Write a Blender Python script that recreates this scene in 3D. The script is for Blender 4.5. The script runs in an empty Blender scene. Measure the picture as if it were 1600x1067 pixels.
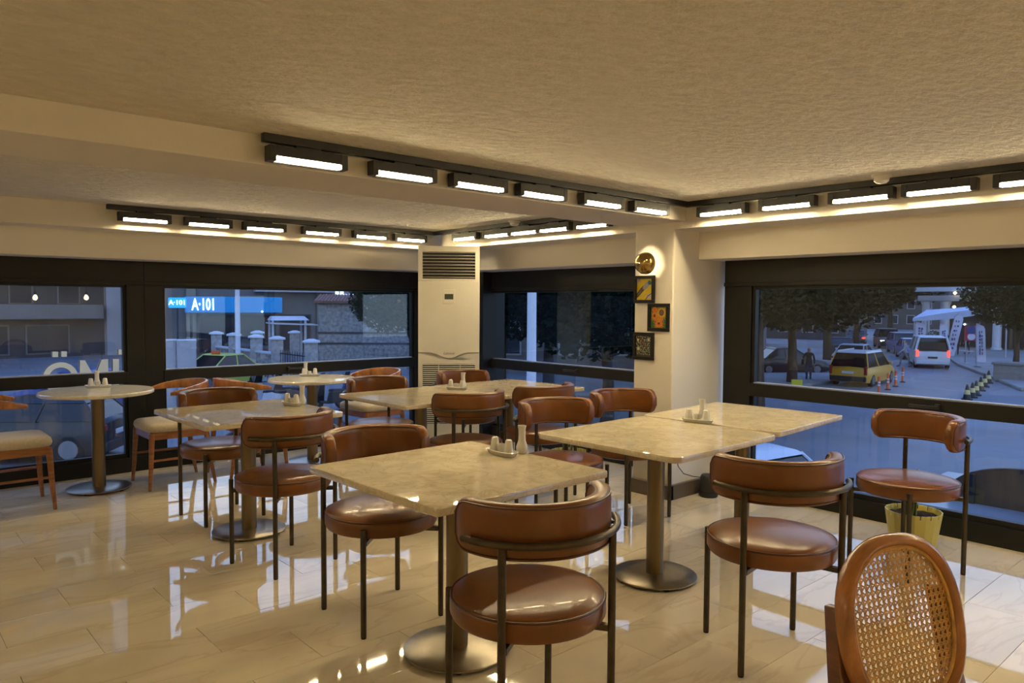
import bpy, bmesh, math, random
from mathutils import Vector, Matrix, noise
random.seed(7)
S = bpy.context.scene
COL = S.collection
PI = math.pi
R = math.radians

# ------------------------------------------------------------------ camera
F, HY, YAW, ROLL, H = 1166.28, 476.436, 0.8419, 0.0057, 1.3967
pt = math.atan((533.5 - HY) / F)
FWD = Vector((math.cos(YAW) * math.cos(pt), math.sin(YAW) * math.cos(pt), -math.sin(pt)))
_r = Vector((math.sin(YAW), -math.cos(YAW), 0))
_u = _r.cross(FWD)
RT = _r * math.cos(ROLL) + _u * math.sin(ROLL)
UP = _u * math.cos(ROLL) - _r * math.sin(ROLL)
cam = bpy.data.cameras.new('camera')
cam.sensor_width = 36.0
cam.lens = F * 36.0 / 1600.0
cam.clip_end = 500
cam.clip_start = 0.05
co = bpy.data.objects.new('camera', cam)
COL.objects.link(co)
M4 = Matrix((RT, UP, -FWD)).transposed().to_4x4()
M4.translation = Vector((0, 0, H))
co.matrix_world = M4
S.camera = co

# ------------------------------------------------------------------ view, sky
S.view_settings.view_transform = 'Standard'
S.view_settings.look = 'None'
S.view_settings.exposure = 0.18
S.view_settings.gamma = 1.0
S.view_settings.use_curve_mapping = False
S.cycles.caustics_reflective = False
S.cycles.caustics_refractive = False
S.cycles.sample_clamp_indirect = 4.0
SKY = 2.35
LAMP = 112.0
LAMPC = (1.0, 0.80, 0.45)
w = bpy.data.worlds.new('dusk_sky')
S.world = w
w.use_nodes = True
nt = w.node_tree
nt.nodes.clear()
tc = nt.nodes.new('ShaderNodeTexCoord')
sp = nt.nodes.new('ShaderNodeSeparateXYZ')
cr = nt.nodes.new('ShaderNodeValToRGB')
bg = nt.nodes.new('ShaderNodeBackground')
wo = nt.nodes.new('ShaderNodeOutputWorld')
nt.links.new(tc.outputs['Generated'], sp.inputs[0])
nt.links.new(sp.outputs['Z'], cr.inputs[0])
nt.links.new(cr.outputs[0], bg.inputs[0])
nt.links.new(bg.outputs[0], wo.inputs[0])
cr.color_ramp.elements[0].position = 0.0
cr.color_ramp.elements[0].color = (0.80, 0.90, 1.0, 1)
cr.color_ramp.elements[1].position = 0.75
cr.color_ramp.elements[1].color = (0.17, 0.32, 0.80, 1)
bg.inputs[1].default_value = SKY

# ------------------------------------------------------------------ materials
MATS = {}


def mat(name, col, rough=0.5, metal=0.0, var=0.0, vscale=6.0, bump=0.0, bscale=40.0, emit=0.0, spec=0.5, coat=0.0,
        stretch=(1, 1, 1), rnd=0.0, world=False, detail=4.0, col2=None, bdist=0.01, sheen=0.0):
    if name in MATS:
        return MATS[name]
    m = bpy.data.materials.new(name)
    m.use_nodes = True
    n = m.node_tree.nodes
    l = m.node_tree.links
    b = n['Principled BSDF']
    b.inputs['Base Color'].default_value = (*col, 1)
    b.inputs['Roughness'].default_value = rough
    b.inputs['Metallic'].default_value = metal
    b.inputs['Specular IOR Level'].default_value = spec
    b.inputs['Coat Weight'].default_value = coat
    b.inputs['Sheen Weight'].default_value = sheen
    if emit:
        b.inputs['Emission Color'].default_value = (*col, 1)
        b.inputs['Emission Strength'].default_value = emit
    vec = None
    if var or bump or rnd:
        if world:
            g = n.new('ShaderNodeNewGeometry')
            src = g.outputs['Position']
        else:
            t = n.new('ShaderNodeTexCoord')
            src = t.outputs['Object']
        mp = n.new('ShaderNodeMapping')
        mp.inputs['Scale'].default_value = stretch
        l.new(src, mp.inputs['Vector'])
        vec = mp.outputs[0]
        if rnd:
            oi = n.new('ShaderNodeObjectInfo')
            ml = n.new('ShaderNodeMath')
            ml.operation = 'MULTIPLY'
            ml.inputs[1].default_value = 37.0
            l.new(oi.outputs['Random'], ml.inputs[0])
            ad = n.new('ShaderNodeVectorMath')
            ad.operation = 'ADD'
            l.new(vec, ad.inputs[0])
            l.new(ml.outputs[0], ad.inputs[1])
            vec = ad.outputs[0]
    if var:
        no = n.new('ShaderNodeTexNoise')
        no.inputs['Scale'].default_value = vscale
        no.inputs['Detail'].default_value = detail
        no.inputs['Roughness'].default_value = 0.6
        l.new(vec, no.inputs['Vector'])
        rp = n.new('ShaderNodeValToRGB')
        c2 = col2 or tuple(max(0, c * (1 - var)) for c in col)
        c1 = tuple(min(1, c * (1 + var * 0.5)) for c in col)
        rp.color_ramp.elements[0].position = 0.32
        rp.color_ramp.elements[0].color = (*c2, 1)
        rp.color_ramp.elements[1].position = 0.68
        rp.color_ramp.elements[1].color = (*c1, 1)
        l.new(no.outputs['Fac'], rp.inputs[0])
        out = rp.outputs[0]
        if rnd:
            hs = n.new('ShaderNodeHueSaturation')
            mr = n.new('ShaderNodeMapRange')
            mr.inputs['To Min'].default_value = 1 - rnd
            mr.inputs['To Max'].default_value = 1 + rnd
            l.new(oi.outputs['Random'], mr.inputs['Value'])
            l.new(mr.outputs[0], hs.inputs['Value'])
            l.new(out, hs.inputs['Color'])
            out = hs.outputs[0]
        l.new(out, b.inputs['Base Color'])
    if bump:
        nb = n.new('ShaderNodeTexNoise')
        nb.inputs['Scale'].default_value = bscale
        nb.inputs['Detail'].default_value = 5
        l.new(vec, nb.inputs['Vector'])
        bp = n.new('ShaderNodeBump')
        bp.inputs['Strength'].default_value = bump
        bp.inputs['Distance'].default_value = bdist
        l.new(nb.outputs['Fac'], bp.inputs['Height'])
        l.new(bp.outputs[0], b.inputs['Normal'])
    MATS[name] = m
    return m


def mat_glass(name, tint):
    m = bpy.data.materials.new(name)
    m.use_nodes = True
    n = m.node_tree.nodes
    l = m.node_tree.links
    n.clear()
    o = n.new('ShaderNodeOutputMaterial')
    tr = n.new('ShaderNodeBsdfTransparent')
    tr.inputs[0].default_value = (*tint, 1)
    gl = n.new('ShaderNodeBsdfGlossy')
    gl.inputs['Roughness'].default_value = 0.0
    gl.inputs['Color'].default_value = (0.9, 0.95, 1, 1)
    lw = n.new('ShaderNodeLayerWeight')
    lw.inputs['Blend'].default_value = 0.5
    p = n.new('ShaderNodeMath')
    p.operation = 'POWER'
    p.inputs[1].default_value = 5.0
    mr = n.new('ShaderNodeMapRange')
    mr.inputs['To Min'].default_value = 0.045
    mr.inputs['To Max'].default_value = 1.0
    mx = n.new('ShaderNodeMixShader')
    l.new(lw.outputs['Facing'], p.inputs[0])
    l.new(p.outputs[0], mr.inputs['Value'])
    l.new(mr.outputs[0], mx.inputs[0])
    l.new(tr.outputs[0], mx.inputs[1])
    l.new(gl.outputs[0], mx.inputs[2])
    l.new(mx.outputs[0], o.inputs[0])
    MATS[name] = m
    return m


def mat_marble(name, base, vein, scale, rough, rnd, contrast=0.5, warp=1.2, stretch=(1, 1, 1)):
    """polished beige marble: cloudy patches plus thin warped veins"""
    m = bpy.data.materials.new(name)
    m.use_nodes = True
    n = m.node_tree.nodes
    l = m.node_tree.links
    b = n['Principled BSDF']
    g = n.new('ShaderNodeNewGeometry')
    oi = n.new('ShaderNodeObjectInfo')
    ml = n.new('ShaderNodeMath')
    ml.operation = 'MULTIPLY'
    ml.inputs[1].default_value = 23.0
    l.new(oi.outputs['Random'], ml.inputs[0])
    mp = n.new('ShaderNodeMapping')
    mp.inputs['Scale'].default_value = stretch
    l.new(g.outputs['Position'], mp.inputs[0])
    ad = n.new('ShaderNodeVectorMath')
    ad.operation = 'ADD'
    l.new(mp.outputs[0], ad.inputs[0])
    l.new(ml.outputs[0], ad.inputs[1])
    a = n.new('ShaderNodeTexNoise')
    a.inputs['Scale'].default_value = scale
    a.inputs['Detail'].default_value = 6
    a.inputs['Distortion'].default_value = warp
    l.new(ad.outputs[0], a.inputs['Vector'])
    r1 = n.new('ShaderNodeValToRGB')
    r1.color_ramp.elements[0].position = 0.35
    r1.color_ramp.elements[0].color = (*[c * (1 - contrast * 0.35) for c in base], 1)
    r1.color_ramp.elements[1].position = 0.66
    r1.color_ramp.elements[1].color = (*base, 1)
    l.new(a.outputs['Fac'], r1.inputs[0])
    v = n.new('ShaderNodeTexNoise')
    v.inputs['Scale'].default_value = scale * 0.8
    v.inputs['Detail'].default_value = 7
    v.inputs['Distortion'].default_value = warp * 1.6
    l.new(ad.outputs[0], v.inputs['Vector'])
    r2 = n.new('ShaderNodeValToRGB')
    e = r2.color_ramp.elements
    e[0].position = 0.47
    e[0].color = (0, 0, 0, 1)
    e[1].position = 0.53
    e[1].color = (0, 0, 0, 1)
    k = r2.color_ramp.elements.new(0.5)
    k.color = (contrast, contrast, contrast, 1)
    l.new(v.outputs['Fac'], r2.inputs[0])
    mx = n.new('ShaderNodeMix')
    mx.data_type = 'RGBA'
    l.new(r2.outputs[0], mx.inputs['Factor'])
    l.new(r1.outputs[0], mx.inputs['A'])
    mx.inputs['B'].default_value = (*vein, 1)
    hs = n.new('ShaderNodeHueSaturation')
    mr = n.new('ShaderNodeMapRange')
    mr.inputs['To Min'].default_value = 1 - rnd
    mr.inputs['To Max'].default_value = 1 + rnd * 0.6
    l.new(oi.outputs['Random'], mr.inputs['Value'])
    l.new(mr.outputs[0], hs.inputs['Value'])
    l.new(mx.outputs['Result'], hs.inputs['Color'])
    l.new(hs.outputs[0], b.inputs['Base Color'])
    b.inputs['Roughness'].default_value = rough
    b.inputs['Specular IOR Level'].default_value = 0.75
    b.inputs['IOR'].default_value = 1.72
    MATS[name] = m
    return m


mat('plaster_rough', (0.80, 0.74, 0.62), 0.85, var=0.08, vscale=9, bump=1.0, bscale=15, stretch=(1.0, 2.1, 1), world=True, bdist=0.03)
mat('plaster', (0.83, 0.77, 0.66), 0.75, bump=0.25, bscale=90, world=True, bdist=0.003)
mat('grout', (0.30, 0.24, 0.16), 0.8)
mat_marble('marble_floor', (0.82, 0.72, 0.53), (0.56, 0.42, 0.25), 2.2, 0.03, 0.06, 0.34, 0.8, (0.6, 1.7, 1))
mat_marble('marble_top', (0.74, 0.645, 0.47), (0.48, 0.36, 0.21), 6.5, 0.02, 0.02, 0.55, 1.6)
mat_marble('marble_white', (0.87, 0.81, 0.68), (0.45, 0.38, 0.30), 5.0, 0.05, 0.02, 0.32, 2.0)
mat_glass('window_glass', (0.76, 0.81, 0.85))
mat('frame_dark', (0.010, 0.010, 0.0085), 0.5, var=0.2, vscale=3, spec=0.3)
mat('bead', (0.55, 0.57, 0.6), 0.35, metal=0.6, var=0.1)
mat('black_metal', (0.016, 0.016, 0.017), 0.45, var=0.2, vscale=20)
mat('lamp_lens', LAMPC, 0.4, emit=LAMP)
mat('leather', (0.165, 0.056, 0.0105), 0.30, var=0.25, vscale=6, bump=0.08, bscale=160, rnd=0.08, coat=0.10, bdist=0.002, spec=0.45)
mat('piping', (0.085, 0.027, 0.008), 0.38, var=0.2)
mat('bronze', (0.075, 0.058, 0.038), 0.36, metal=0.85, var=0.2, vscale=25)
mat('bronze_pole', (0.20, 0.15, 0.085), 0.34, metal=0.9, var=0.12, vscale=8, stretch=(1, 1, 0.1))
mat('steel_base', (0.33, 0.29, 0.23), 0.30, metal=0.95, var=0.12, vscale=14)
mat('rubber', (0.012, 0.012, 0.012), 0.8, var=0.2)
mat('porcelain', (0.82, 0.79, 0.72), 0.16, var=0.03, coat=0.3)
mat('wood', (0.30, 0.115, 0.035), 0.34, var=0.40, vscale=5, stretch=(1, 1, 9), coat=0.15)
mat('wood_dark', (0.16, 0.055, 0.018), 0.30, var=0.4, vscale=5, stretch=(1, 1, 7), coat=0.3)
mat('wood_amber', (0.42, 0.17, 0.05), 0.27, var=0.45, vscale=4, stretch=(1, 6, 2), coat=0.35)
mat('fabric', (0.56, 0.48, 0.36), 0.9, var=0.12, vscale=60, bump=0.3, bscale=300, sheen=0.3, bdist=0.002)
mat('cane', (0.66, 0.38, 0.10), 0.42, var=0.3, vscale=30)
mat('ac_white', (0.78, 0.74, 0.64), 0.45, var=0.03)
mat('ac_dark', (0.02, 0.02, 0.018), 0.6, var=0.1)
mat('lcd', (0.05, 0.06, 0.045), 0.2, var=0.1)
mat('brass', (0.42, 0.29, 0.10), 0.22, metal=1.0, var=0.2, vscale=10)
mat('sconce_light', (1.0, 0.78, 0.46), 0.4, emit=170)
mat('pot_yellow', (0.72, 0.62, 0.16), 0.5, var=0.08)
mat('soil', (0.035, 0.02, 0.012), 0.95, var=0.5, vscale=60, bump=1, bscale=120)
mat('leaf', (0.03, 0.075, 0.016), 0.4, var=0.4, vscale=14)
mat('leaf_edge', (0.30, 0.34, 0.08), 0.45, var=0.3)
mat('skirting', (0.13, 0.105, 0.08), 0.4, var=0.15)
mat('frame_black', (0.006, 0.005, 0.004), 0.5, var=0.2, spec=0.3)
mat('bulb', (1.0, 0.62, 0.22), 0.4, emit=60)
mat('cream_letter', (0.85, 0.78, 0.66), 0.4, emit=0.5)
mat('letter_side', (0.10, 0.055, 0.04), 0.5, var=0.2)

# ------------------------------------------------------------------ mesh helpers


class MB:
    def __init__(s):
        s.v = []
        s.f = []

    def add(s, vs, fs, T=None):
        o = len(s.v)
        for p in vs:
            p = Vector(p)
            s.v.append(tuple(T @ p if T else p))
        s.f.extend([tuple(i + o for i in f) for f in fs])
        return s

    def box(s, lo, hi, T=None):
        x0, y0, z0 = lo
        x1, y1, z1 = hi
        return s.add([(x0, y0, z0), (x1, y0, z0), (x1, y1, z0), (x0, y1, z0), (x0, y0, z1), (x1, y0, z1), (x1, y1, z1), (x0, y1, z1)],
                     [(0, 3, 2, 1), (4, 5, 6, 7), (0, 1, 5, 4), (1, 2, 6, 5), (2, 3, 7, 6), (3, 0, 4, 7)], T)

    def lathe(s, prof, seg=24, T=None, caps=True):
        vs = []
        for r, z in prof:
            for i in range(seg):
                a = 2 * PI * i / seg
                vs.append((r * math.cos(a), r * math.sin(a), z))
        fs = []
        for k in range(len(prof) - 1):
            for i in range(seg):
                j = (i + 1) % seg
                fs.append((k * seg + i, k * seg + j, (k + 1) * seg + j, (k + 1) * seg + i))
        if caps:
            fs.append(tuple(reversed(range(seg))))
            fs.append(tuple(range((len(prof) - 1) * seg, len(prof) * seg)))
        return s.add(vs, fs, T)

    def cyl(s, a, b, r0, r1=None, seg=12):
        return s.tube([a, b], [r0, r1 if r1 is not None else r0], seg)

    def tube(s, pts, rad, seg=8, closed=False, T=None):
        pts = [Vector(p) for p in pts]
        n = len(pts)
        rads = rad if isinstance(rad, (list, tuple)) else [rad] * n
        vs = []
        prev = None
        for i, p in enumerate(pts):
            if closed:
                t = (pts[(i + 1) % n] - pts[i - 1])
            else:
                t = pts[min(i + 1, n - 1)] - pts[max(i - 1, 0)]
            t.normalize()
            if prev is None:
                a = Vector((0, 0, 1)) if abs(t.z) < 0.9 else Vector((1, 0, 0))
                u = t.cross(a).normalized()
            else:
                u = (prev - t * prev.dot(t)).normalized()
            prev = u
            v = t.cross(u)
            for k in range(seg):
                an = 2 * PI * k / seg
                vs.append(p + (u * math.cos(an) + v * math.sin(an)) * rads[i])
        fs = []
        m = n if closed else n - 1
        for i in range(m):
            for k in range(seg):
                j = (i + 1) % n
                fs.append((i * seg + k, i * seg + (k + 1) % seg, j * seg + (k + 1) % seg, j * seg + k))
        if not closed:
            fs.append(tuple(reversed(range(seg))))
            fs.append(tuple(range((n - 1) * seg, n * seg)))
        return s.add(vs, fs, T)

    def prism(s, poly, h, T=None):
        """poly in xy, extruded z 0..h"""
        n = len(poly)
        vs = [(x, y, 0) for x, y in poly] + [(x, y, h) for x, y in poly]
        fs = [tuple(reversed(range(n))), tuple(range(n, 2 * n))]
        for i in range(n):
            j = (i + 1) % n
            fs.append((i, j, n + j, n + i))
        return s.add(vs, fs, T)

    def loft(s, secs, T=None):
        n = len(secs[0])
        vs = [p for q in secs for p in q]
        fs = []
        for k in range(len(secs) - 1):
            for i in range(n):
                j = (i + 1) % n
                fs.append((k * n + i, k * n + j, (k + 1) * n + j, (k + 1) * n + i))
        fs.append(tuple(reversed(range(n))))
        fs.append(tuple(range((len(secs) - 1) * n, len(secs) * n)))
        return s.add(vs, fs, T)

    def build(s, name, m, parent=None, smooth=False, bevel=0.0, bseg=2, loc=None, angle=40):
        me = bpy.data.meshes.new(name)
        bm = bmesh.new()
        bv = [bm.verts.new(p) for p in s.v]
        for f in s.f:
            try:
                bm.faces.new([bv[i] for i in f])
            except ValueError:
                pass
        bmesh.ops.recalc_face_normals(bm, faces=bm.faces)
        if bevel:
            ed = [e for e in bm.edges if len(e.link_faces) == 2 and e.calc_face_angle(0) > R(35)]
            bmesh.ops.bevel(bm, geom=ed, offset=bevel, segments=bseg, affect='EDGES', profile=0.5)
        if smooth or bevel:
            big = 0.05 * sum(f.calc_area() for f in bm.faces) if bevel else 1e9
            for f in bm.faces:
                f.smooth = f.calc_area() < big      # large flat faces keep their own normal
            for e in bm.edges:
                if len(e.link_faces) == 2 and e.calc_face_angle(0) > R(angle):
                    e.smooth = False
        bm.to_mesh(me)
        bm.free()
        me.materials.append(MATS[m] if isinstance(m, str) else m)
        o = bpy.data.objects.new(name, me)
        COL.objects.link(o)
        if parent:
            o.parent = parent
        if loc:
            o.location = loc
        return o


def empty(name, loc=(0, 0, 0), rz=0.0):
    o = bpy.data.objects.new(name, None)
    o.empty_display_size = 0.1
    o.location = loc
    o.rotation_euler = (0, 0, rz)
    COL.objects.link(o)
    return o


def tag(o, label=None, cat=None, group=None, kind=None):
    if label:
        o['label'] = label
    if cat:
        o['category'] = cat
    if group:
        o['group'] = group
    if kind:
        o['kind'] = kind
    return o


def copy_tree(o, parent=None):
    c = o.copy()
    COL.objects.link(c)
    c.parent = parent
    for ch in list(o.children):
        copy_tree(ch, c)
    return c


def place(proto, used, loc, rz, label, group=None, cat=None):
    """first call moves the prototype, later calls copy it"""
    o = copy_tree(proto) if used.get(proto.name) else proto
    used[proto.name] = True
    o.location = loc
    o.rotation_euler = (0, 0, rz)
    return tag(o, label, cat, group)


USED = {}
ORD = ['first', 'second', 'third', 'fourth', 'fifth', 'sixth', 'seventh', 'eighth', 'ninth', 'tenth']


def box(name, lo, hi, m, parent=None, bevel=0.0):
    return MB().box(lo, hi).build(name, m, parent, bevel=bevel)


def text_mesh(name, body, size, m, parent, extrude=0.01, T=None, align='CENTER', shear=0.0, bold=0.0):
    cu = bpy.data.curves.new(name + '_c', 'FONT')
    cu.body = body
    cu.size = size
    cu.extrude = extrude
    cu.align_x = align
    cu.align_y = 'CENTER'
    cu.shear = shear
    cu.offset = bold
    cu.resolution_u = 3
    ob = bpy.data.objects.new(name + '_c', cu)
    COL.objects.link(ob)
    dg = bpy.context.evaluated_depsgraph_get()
    me = bpy.data.meshes.new_from_object(ob.evaluated_get(dg))
    bpy.data.objects.remove(ob)
    me.materials.clear()
    me.materials.append(MATS[m])
    o = bpy.data.objects.new(name, me)
    COL.objects.link(o)
    if parent:
        o.parent = parent
    if T is not None:
        o.matrix_local = T
    return o


def at(px, py, d):
    """world point at a pixel of the 1600x1067 picture and a depth in metres"""
    return Vector((0, 0, H)) + (FWD + RT * ((px - 800) / F) + UP * ((533.5 - py) / F)) * d


G = -2.3          # street level below this upper floor


def gp(px, d, z=G):
    p = at(px, HY, d)
    return Vector((p.x, p.y, z))


# ------------------------------------------------------------------ room shell
XB, YB, ZC = 4.41, 6.10, 2.115      # beam faces, ceiling height
BZ, LZ = 1.94, 1.738                # beam underside, lintel underside
XW, YW = 4.98, 6.65                 # inner face of the window frames
Y1, Y2, BB = 3.12, 3.64, 1.99       # cross beam
PY0, PY1 = 3.215, 3.565             # pillar

fl = box('floor', (-3.2, -3.2, -0.25), (5.25, 6.9, -0.02), 'grout')
tag(fl, 'polished beige marble floor laid in a running bond', 'floor', kind='structure')
tile = MB().box((0, 0, -0.02), (0.6385, 0.2985, 0)).build('tile', 'marble_floor', fl, bevel=0.0008, bseg=1)
tfirst = True
rows = 0
for j in range(-12, 12):
    y0 = 3.255 + 0.30 * j
    off = 0.735 if j % 2 == 0 else 1.09
    if y0 > YW or y0 < -0.5:
        continue
    for i in range(-3, 8):
        x0 = off + 0.64 * i
        if x0 > 5.0 or x0 < -1.0:
            continue
        ln = min(0.6385, 5.06 - x0)
        wd = min(0.2985, 6.72 - y0)
        if ln > 0.63 and wd > 0.29:
            o = tile if tfirst else tile.copy()
            if not tfirst:
                COL.objects.link(o)
            tfirst = False
            o.location = (x0, y0, 0)
        else:
            MB().box((0, 0, -0.02), (ln, wd, 0)).build('tile', 'marble_floor', fl, bevel=0.0008, bseg=1, loc=(x0, y0, 0))
# the floor goes on behind the camera as one slab of the same stone
mb = MB()
mb.box((-3.2, -3.2, -0.02), (5.06, -0.5, 0)).box((-3.2, -0.5, -0.02), (-1.0, 6.72, 0))
mb.build('floor_border', 'marble_floor', fl)

ce = box('ceiling', (-3.2, -3.2, ZC), (XB + 0.05, Y1 + 0.02, ZC + 0.2), 'plaster_rough')
tag(ce, 'rough trowelled cream plaster ceiling over the front of the room', 'ceiling', kind='structure')
ce2 = box('ceiling', (-3.2, Y2 - 0.02, ZC), (XB + 0.05, YB + 0.05, ZC + 0.2), 'plaster_rough')
tag(ce2, 'rough cream plaster ceiling beyond the cross beam', 'ceiling', kind='structure')
bm_ = box('ceiling_beam', (-3.2, Y1, BB), (XB + 0.02, Y2, ZC + 0.2), 'plaster', bevel=0.004)
tag(bm_, 'smooth cream plaster beam crossing the ceiling to the pillar', 'beam', kind='structure')

# right wall: beam face, soffit, lintel
mb = MB().prism([(XB, BZ), (XB + 0.31, BZ), (XB + 0.31, LZ), (5.25, LZ), (5.25, ZC + 0.2), (XB, ZC + 0.2)], 1.0)


def profile_wall(poly, a, b, axis):
    m = MB()
    n = len(poly)
    vs = []
    for t in (a, b):
        for d, z in poly:
            vs.append((d, t, z) if axis == 'Y' else (t, d, z))
    fs = [tuple(range(n)), tuple(range(n, 2 * n))] + [(i, (i + 1) % n, n + (i + 1) % n, n + i) for i in range(n)]
    return m.add(vs, fs)


pr = [(XB, BZ), (XB + 0.31, BZ), (XB + 0.31, LZ), (5.25, LZ), (5.25, ZC + 0.2), (XB, ZC + 0.2)]
tag(profile_wall(pr, -3.2, PY0 + 0.01, 'Y').build('wall_right', 'plaster', bevel=0.004), 'cream plaster beam and lintel above the right-hand window', 'wall', kind='structure')
tag(profile_wall(pr, PY1 - 0.01, 6.0, 'Y').build('wall_back', 'plaster', bevel=0.004), 'cream plaster beam and lintel between pillar and air conditioner', 'wall', kind='structure')
pl = [(YB, BZ), (YB + 0.25, BZ), (YB + 0.25, LZ), (6.9, LZ), (6.9, ZC + 0.2), (YB, ZC + 0.2)]
tag(profile_wall(pl, -3.2, 5.25, 'X').build('wall_left', 'plaster', bevel=0.004), 'cream plaster beam and lintel above the left-hand windows', 'wall', kind='structure')
mb = MB().box((XB, PY0, 0), (5.25, PY1, ZC + 0.2))
pil = mb.build('pillar', 'plaster', bevel=0.012)
tag(pil, 'square cream plaster pillar with three small pictures', 'pillar', kind='structure')
mb = MB().box((XB - 0.04, PY0 - 0.03, 0), (XB, PY1 + 0.0, 0.105)).box((XB - 0.04, PY0 - 0.03, 0), (XW, PY0, 0.105))
tag(mb.build('baseboard_pillar', 'skirting', bevel=0.003), 'brown stone skirting round the foot of the pillar', 'baseboard', kind='structure')
tag(box('wall_front', (-3.2, -3.4, 0), (5.25, -3.2, ZC), 'plaster'), 'cream wall behind the camera', 'wall', kind='structure')
tag(box('wall_side', (-3.4, -3.2, 0), (-3.2, 6.9, ZC), 'plaster'), 'cream wall at the far side of the room', 'wall', kind='structure')
tag(box('wall_corner', (4.95, 6.0, 0), (5.25, 6.9, LZ), 'frame_dark'), 'dark corner post between the two window walls', 'wall', kind='structure')
tag(box('wall_left_solid', (-3.2, YW, 0), (-0.9, 6.9, LZ), 'plaster'), 'cream wall left of the windows', 'wall', kind='structure')

for nm_, lo_, hi_, lab_ in (('trim_2', (XB - 0.004, -3.2, BZ), (XB, PY0, BZ + 0.005), 'thin bright corner bead under the right beam'), ('trim_3', (XB - 0.004, PY1, BZ), (XB, YB, BZ + 0.005), 'thin bright corner bead under the back beam'), ('trim_4', (-3.2, YB - 0.004, BZ), (XB, YB, BZ + 0.005), 'thin bright corner bead under the left beam')):
    tag(box(nm_, lo_, hi_, 'plaster'), lab_, 'trim', kind='structure')

# ------------------------------------------------------------------ windows (frame pieces, panes, beads, handles)


def window(name, label, axis, c, a, b, jl, jr, handle=None):
    """axis 'X': plane X=c, spans Y a..b ; axis 'Y': plane Y=c, spans X a..b. jl/jr = jamb widths"""
    e = empty(name)
    tag(e, label, 'window', kind='structure')

    def bx(nm, t0, t1, z0, z1, d0, d1, m='frame_dark', bev=0.003):
        lo, hi = ((c + d0, t0, z0), (c + d1, t1, z1)) if axis == 'X' else ((t0, c + d0, z0), (t1, c + d1, z1))
        return box(nm, lo, hi, m, e, bev)
    D0, D1 = 0.0, 0.09
    bx('header', a, b, 1.565, LZ, D0, 0.18)
    bx('header_lip', a, b, 1.545, 1.572, -0.012, D1)
    bx('sill', a, b, 0.0, 0.12, D0, 0.18)
    bx('jamb', a, a + jl, 0.12, 1.565, D0, D1)
    bx('jamb', b - jr, b, 0.12, 1.565, D0, D1)
    # sash, a step back from the frame
    g0, g1 = a + jl, b - jr
    bx('sash_rail', g0, g1, 1.522, 1.548, 0.02, 0.07)
    bx('transom', g0, g1, 0.735, 0.83, -0.008, D1)
    bx('sash_rail', g0, g1, 0.118, 0.155, 0.02, 0.07)
    bx('sash_stile', g0, g0 + 0.025, 0.15, 1.53, 0.02, 0.07)
    bx('sash_stile', g1 - 0.025, g1, 0.15, 1.53, 0.02, 0.07)
    bx('glazing_bead', g0 + 0.02, g1 - 0.02, 0.829, 0.838, 0.02, 0.052, 'bead', 0.001)
    bx('glazing_bead', g0 + 0.024, g0 + 0.030, 0.84, 1.52, 0.034, 0.05, 'bead', 0.001)
    bx('pane', g0 + 0.02, g1 - 0.02, 0.835, 1.525, 0.052, 0.058, 'window_glass', 0)
    bx('pane', g0 + 0.02, g1 - 0.02, 0.15, 0.738, 0.052, 0.058, 'window_glass', 0)
    if handle:
        bx('handle', handle - 0.01, handle + 0.16, 0.775, 0.795, -0.045, -0.03, 'black_metal', 0.003)
        bx('handle_base', handle - 0.012, handle + 0.014, 0.765, 0.805, -0.03, -0.006, 'black_metal', 0.003)
    return e


window('window_1', 'dark framed window at far left with white letters outside', 'Y', YW, -0.9, 1.85, 0.1, 0.135)
window('window_2', 'wide dark framed window looking at the blue shop sign', 'Y', YW, 1.85, 4.66, 0.145, 0.12, 3.1)
window('window_3', 'dark framed window between air conditioner and pillar', 'X', 5.07, 3.53, 6.2, 0.1, 0.16, 4.75)
window('window_4', 'wide dark framed window on the right looking down the street', 'X', XW, 0.35, 3.16, 0.1, 0.225, 1.65)
window('window_5', 'dark framed window at the right picture edge', 'X', XW, -2.6, 0.35, 0.1, 0.1)
tag(box('wall_right_solid', (XW, -3.2, 0), (5.25, -2.6, LZ), 'plaster'), 'cream wall right of the last window', 'wall', kind='structure')
tag(box('trim_1', (4.66, YW, 0), (4.96, 6.8, LZ), 'frame_dark'), 'dark panel filling the corner beside the window', 'trim', kind='structure')

# ------------------------------------------------------------------ track lights


def track(label, pts):
    t = empty('light_track', pts[0])
    tag(t, label, 'light track')
    for i in range(len(pts) - 1):
        a, b = Vector(pts[i]), Vector(pts[i + 1])
        d = (b - a).normalized()
        n = Vector((-d.y, d.x, 0)) * 0.017
        z0, z1 = -0.036, 0.0
        b2 = b + d * 0.017
        q = [a - n, b2 - n, b2 + n, a + n]
        o0 = Vector(pts[0])
        vs = [(p - o0) + Vector((0, 0, z)) for z in (z0, z1) for p in q]
        mb = MB().add(vs, [(0, 3, 2, 1), (4, 5, 6, 7), (0, 1, 5, 4), (1, 2, 6, 5), (2, 3, 7, 6), (3, 0, 4, 7)])
        mb.build('rail', 'black_metal', t, bevel=0.003)
    return t


track('black lighting rail along the ceiling edge of the cross beam', [(1.33, Y1 - 0.045, ZC), (XB - 0.045, Y1 - 0.045, ZC)])
track('black lighting rail along the beam above the right-hand window', [(XB - 0.045, Y1 - 0.03, ZC), (XB - 0.045, -2.8, ZC)])
track('black lighting rail above the left-hand windows', [(1.44, YB - 0.045, ZC), (XB - 0.045, YB - 0.045, ZC)])
track('black lighting rail between the corner and the pillar', [(XB - 0.045, YB - 0.03, ZC), (XB - 0.045, Y2 + 0.02, ZC)])


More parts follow.
